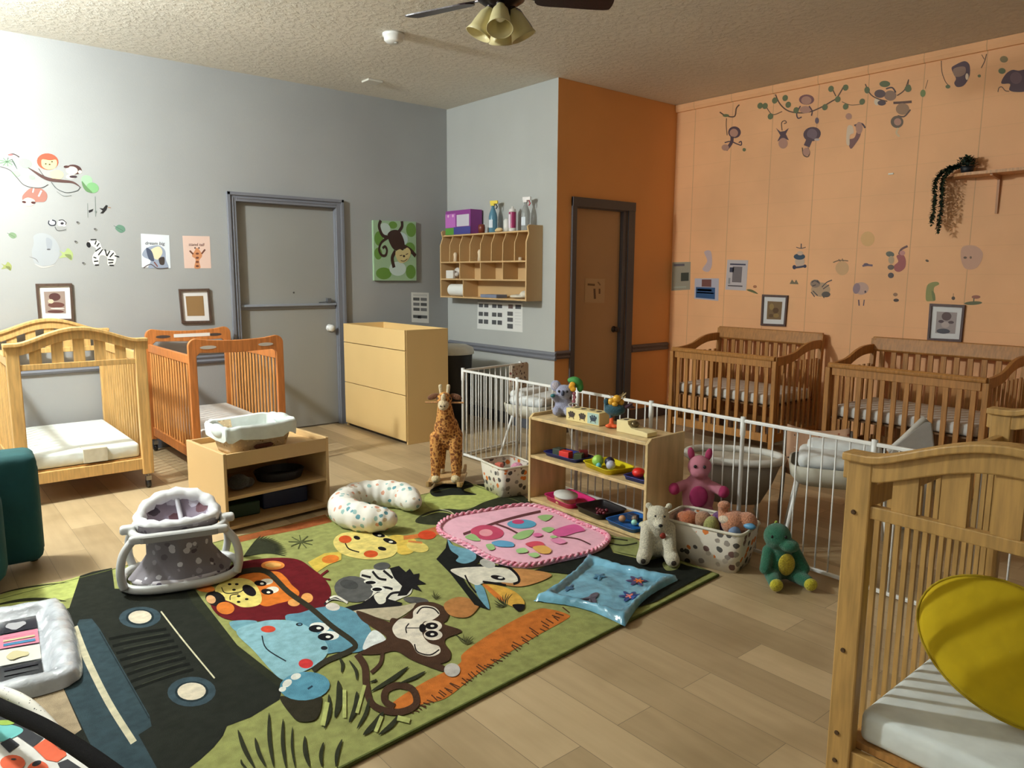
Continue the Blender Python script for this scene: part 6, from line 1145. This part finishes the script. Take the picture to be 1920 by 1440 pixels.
b = BM(); box(b, -.09, .09, -.02, .0, .17, .34, bev=.01); obj('storage_panel', b, LG, r)
infant_chair('white cushioned infant seat on splayed legs beside the near crib', 3.70, 1.77, math.radians(-62))
r = thing('baby_bath_tub', 'white rimmed oval baby lounger behind the fence', 'baby lounger', (3.74, 2.42, 0), math.radians(-60))
b = BM(); loft(b, [oval(.16, .10, .10, 40, e=2.2), oval(.22, .15, .22, 40, e=2.2), oval(.27, .18, .36, 40, e=2.2)]); obj('tub_body', b, mat((150, 140, 128), .6), r, smooth=True, solid=.004)
b = BM(); tube(b, oval(.272, .182, .365, 40, e=2.2), .022, 10, closed=True); obj('tub_rim', b, mat((214, 212, 204), .6), r, smooth=True)
b = BM(); sheet(b, lambda u, v: ((.26 * v + .001) * math.cos(2 * PI * u), (.17 * v + .001) * math.sin(2 * PI * u), .30 + .05 * v * v), 30, 6); obj('lining', b, mat((190, 178, 160), .8, 'cloth'), r, smooth=True)
for s in (-1, 1): b = BM(); tube(b, catmull([(s * .13, -.12, .02), (s * .15, 0, .01), (s * .13, .12, .02)], 5, False), .011, 8); tube(b, [(s * .15, 0, .01), (s * .13, 0, .14)], .011, 8); obj('rocker_foot', b, LG, r, remesh=.005)
r = thing('patterned_rocker', 'peach rocker seat with thin black line print between lounger and right infant seat', 'baby seat', (4.16, 2.12, 0), math.radians(-60))
b = BM(); sheet(b, lambda u, v: (-.18 + .36 * u, -.22 + .46 * v, .30 + .16 * v * v - .1 * math.sin(PI * v) + .03 * (2 * u - 1) ** 2), 12, 16); obj('seat_cloth', b, mat((190, 150, 120), .85, 'spots', s=26, cols=((50, 36, 34), (150, 84, 60), (206, 176, 150)), th=.34), r, smooth=True, solid=.012)
for s in (-1, 1): b = BM(); tube(b, catmull([(s * .19, .24, .47), (s * .19, .05, .30), (s * .19, -.22, .31), (s * .2, -.26, .1), (s * .2, -.12, .012), (s * .2, .18, .012)], 6, False), .010, 8); obj('rocker_frame', b, mat((110, 104, 100), .4), r, smooth=True)
r = thing('folded_cloth_seat', 'grey cloth sling with a white rolled edge standing behind the near crib', 'baby seat', (4.30, 1.66, 0), math.radians(-55))
b = BM(); prism(b, [(-.12, 0), (.12, 0), (.12, .45), (.09, .62), (.05, .63), (-.09, .48), (-.12, .4)], -.02, .02, 'xz'); obj('sling', b, mat((186, 180, 172), .85, 'cloth'), r, bev=.008)
b = BM(); tube(b, [(-.115, 0, .44), (-.05, 0, .51), (.06, 0, .64)], [.016, .018, .022], 8); obj('rolled_edge', b, mat((206, 200, 190), .85, 'cloth'), r, smooth=True)

# made-up yellow oval replacing a flat overlay mark, set on the near crib's mattress
r = thing('overlay_stand_in', 'made-up flat mustard yellow oval standing in for an overlay mark, near right crib', 'cushion', (2.262, .575, .40), 0)
nn = Vector((-2.262, -.575, 1.01)).normalized(); ma = (Vector((.7671, -.6415, 0)) * .82 + Vector((0, 0, -1)) * .57); ma = (ma - nn * ma.dot(nn)).normalized(); mi = nn.cross(ma)
MX = Matrix(((ma.x, mi.x, nn.x, 0), (ma.y, mi.y, nn.y, 0), (ma.z, mi.z, nn.z, 0), (0, 0, 0, 1))) @ Matrix.Diagonal((1.18, .84, 1, 1))
b = BM(); lathe(b, [(0, -.03), (.14, -.03), (.19, -.018), (.203, 0), (.19, .018), (.14, .03), (0, .032)], 48, MX); obj('stand_in_body', b, mat((206, 176, 4), .9, 'cloth'), r, smooth=True)
b = BM(); tube(b, [MX @ Vector((.204 * math.cos(t), .204 * math.sin(t), 0)) for t in [2 * PI * i / 40 for i in range(40)]], .004, 6, closed=True); obj('stand_in_edge', b, mat((176, 150, 4), .8), r, smooth=True)
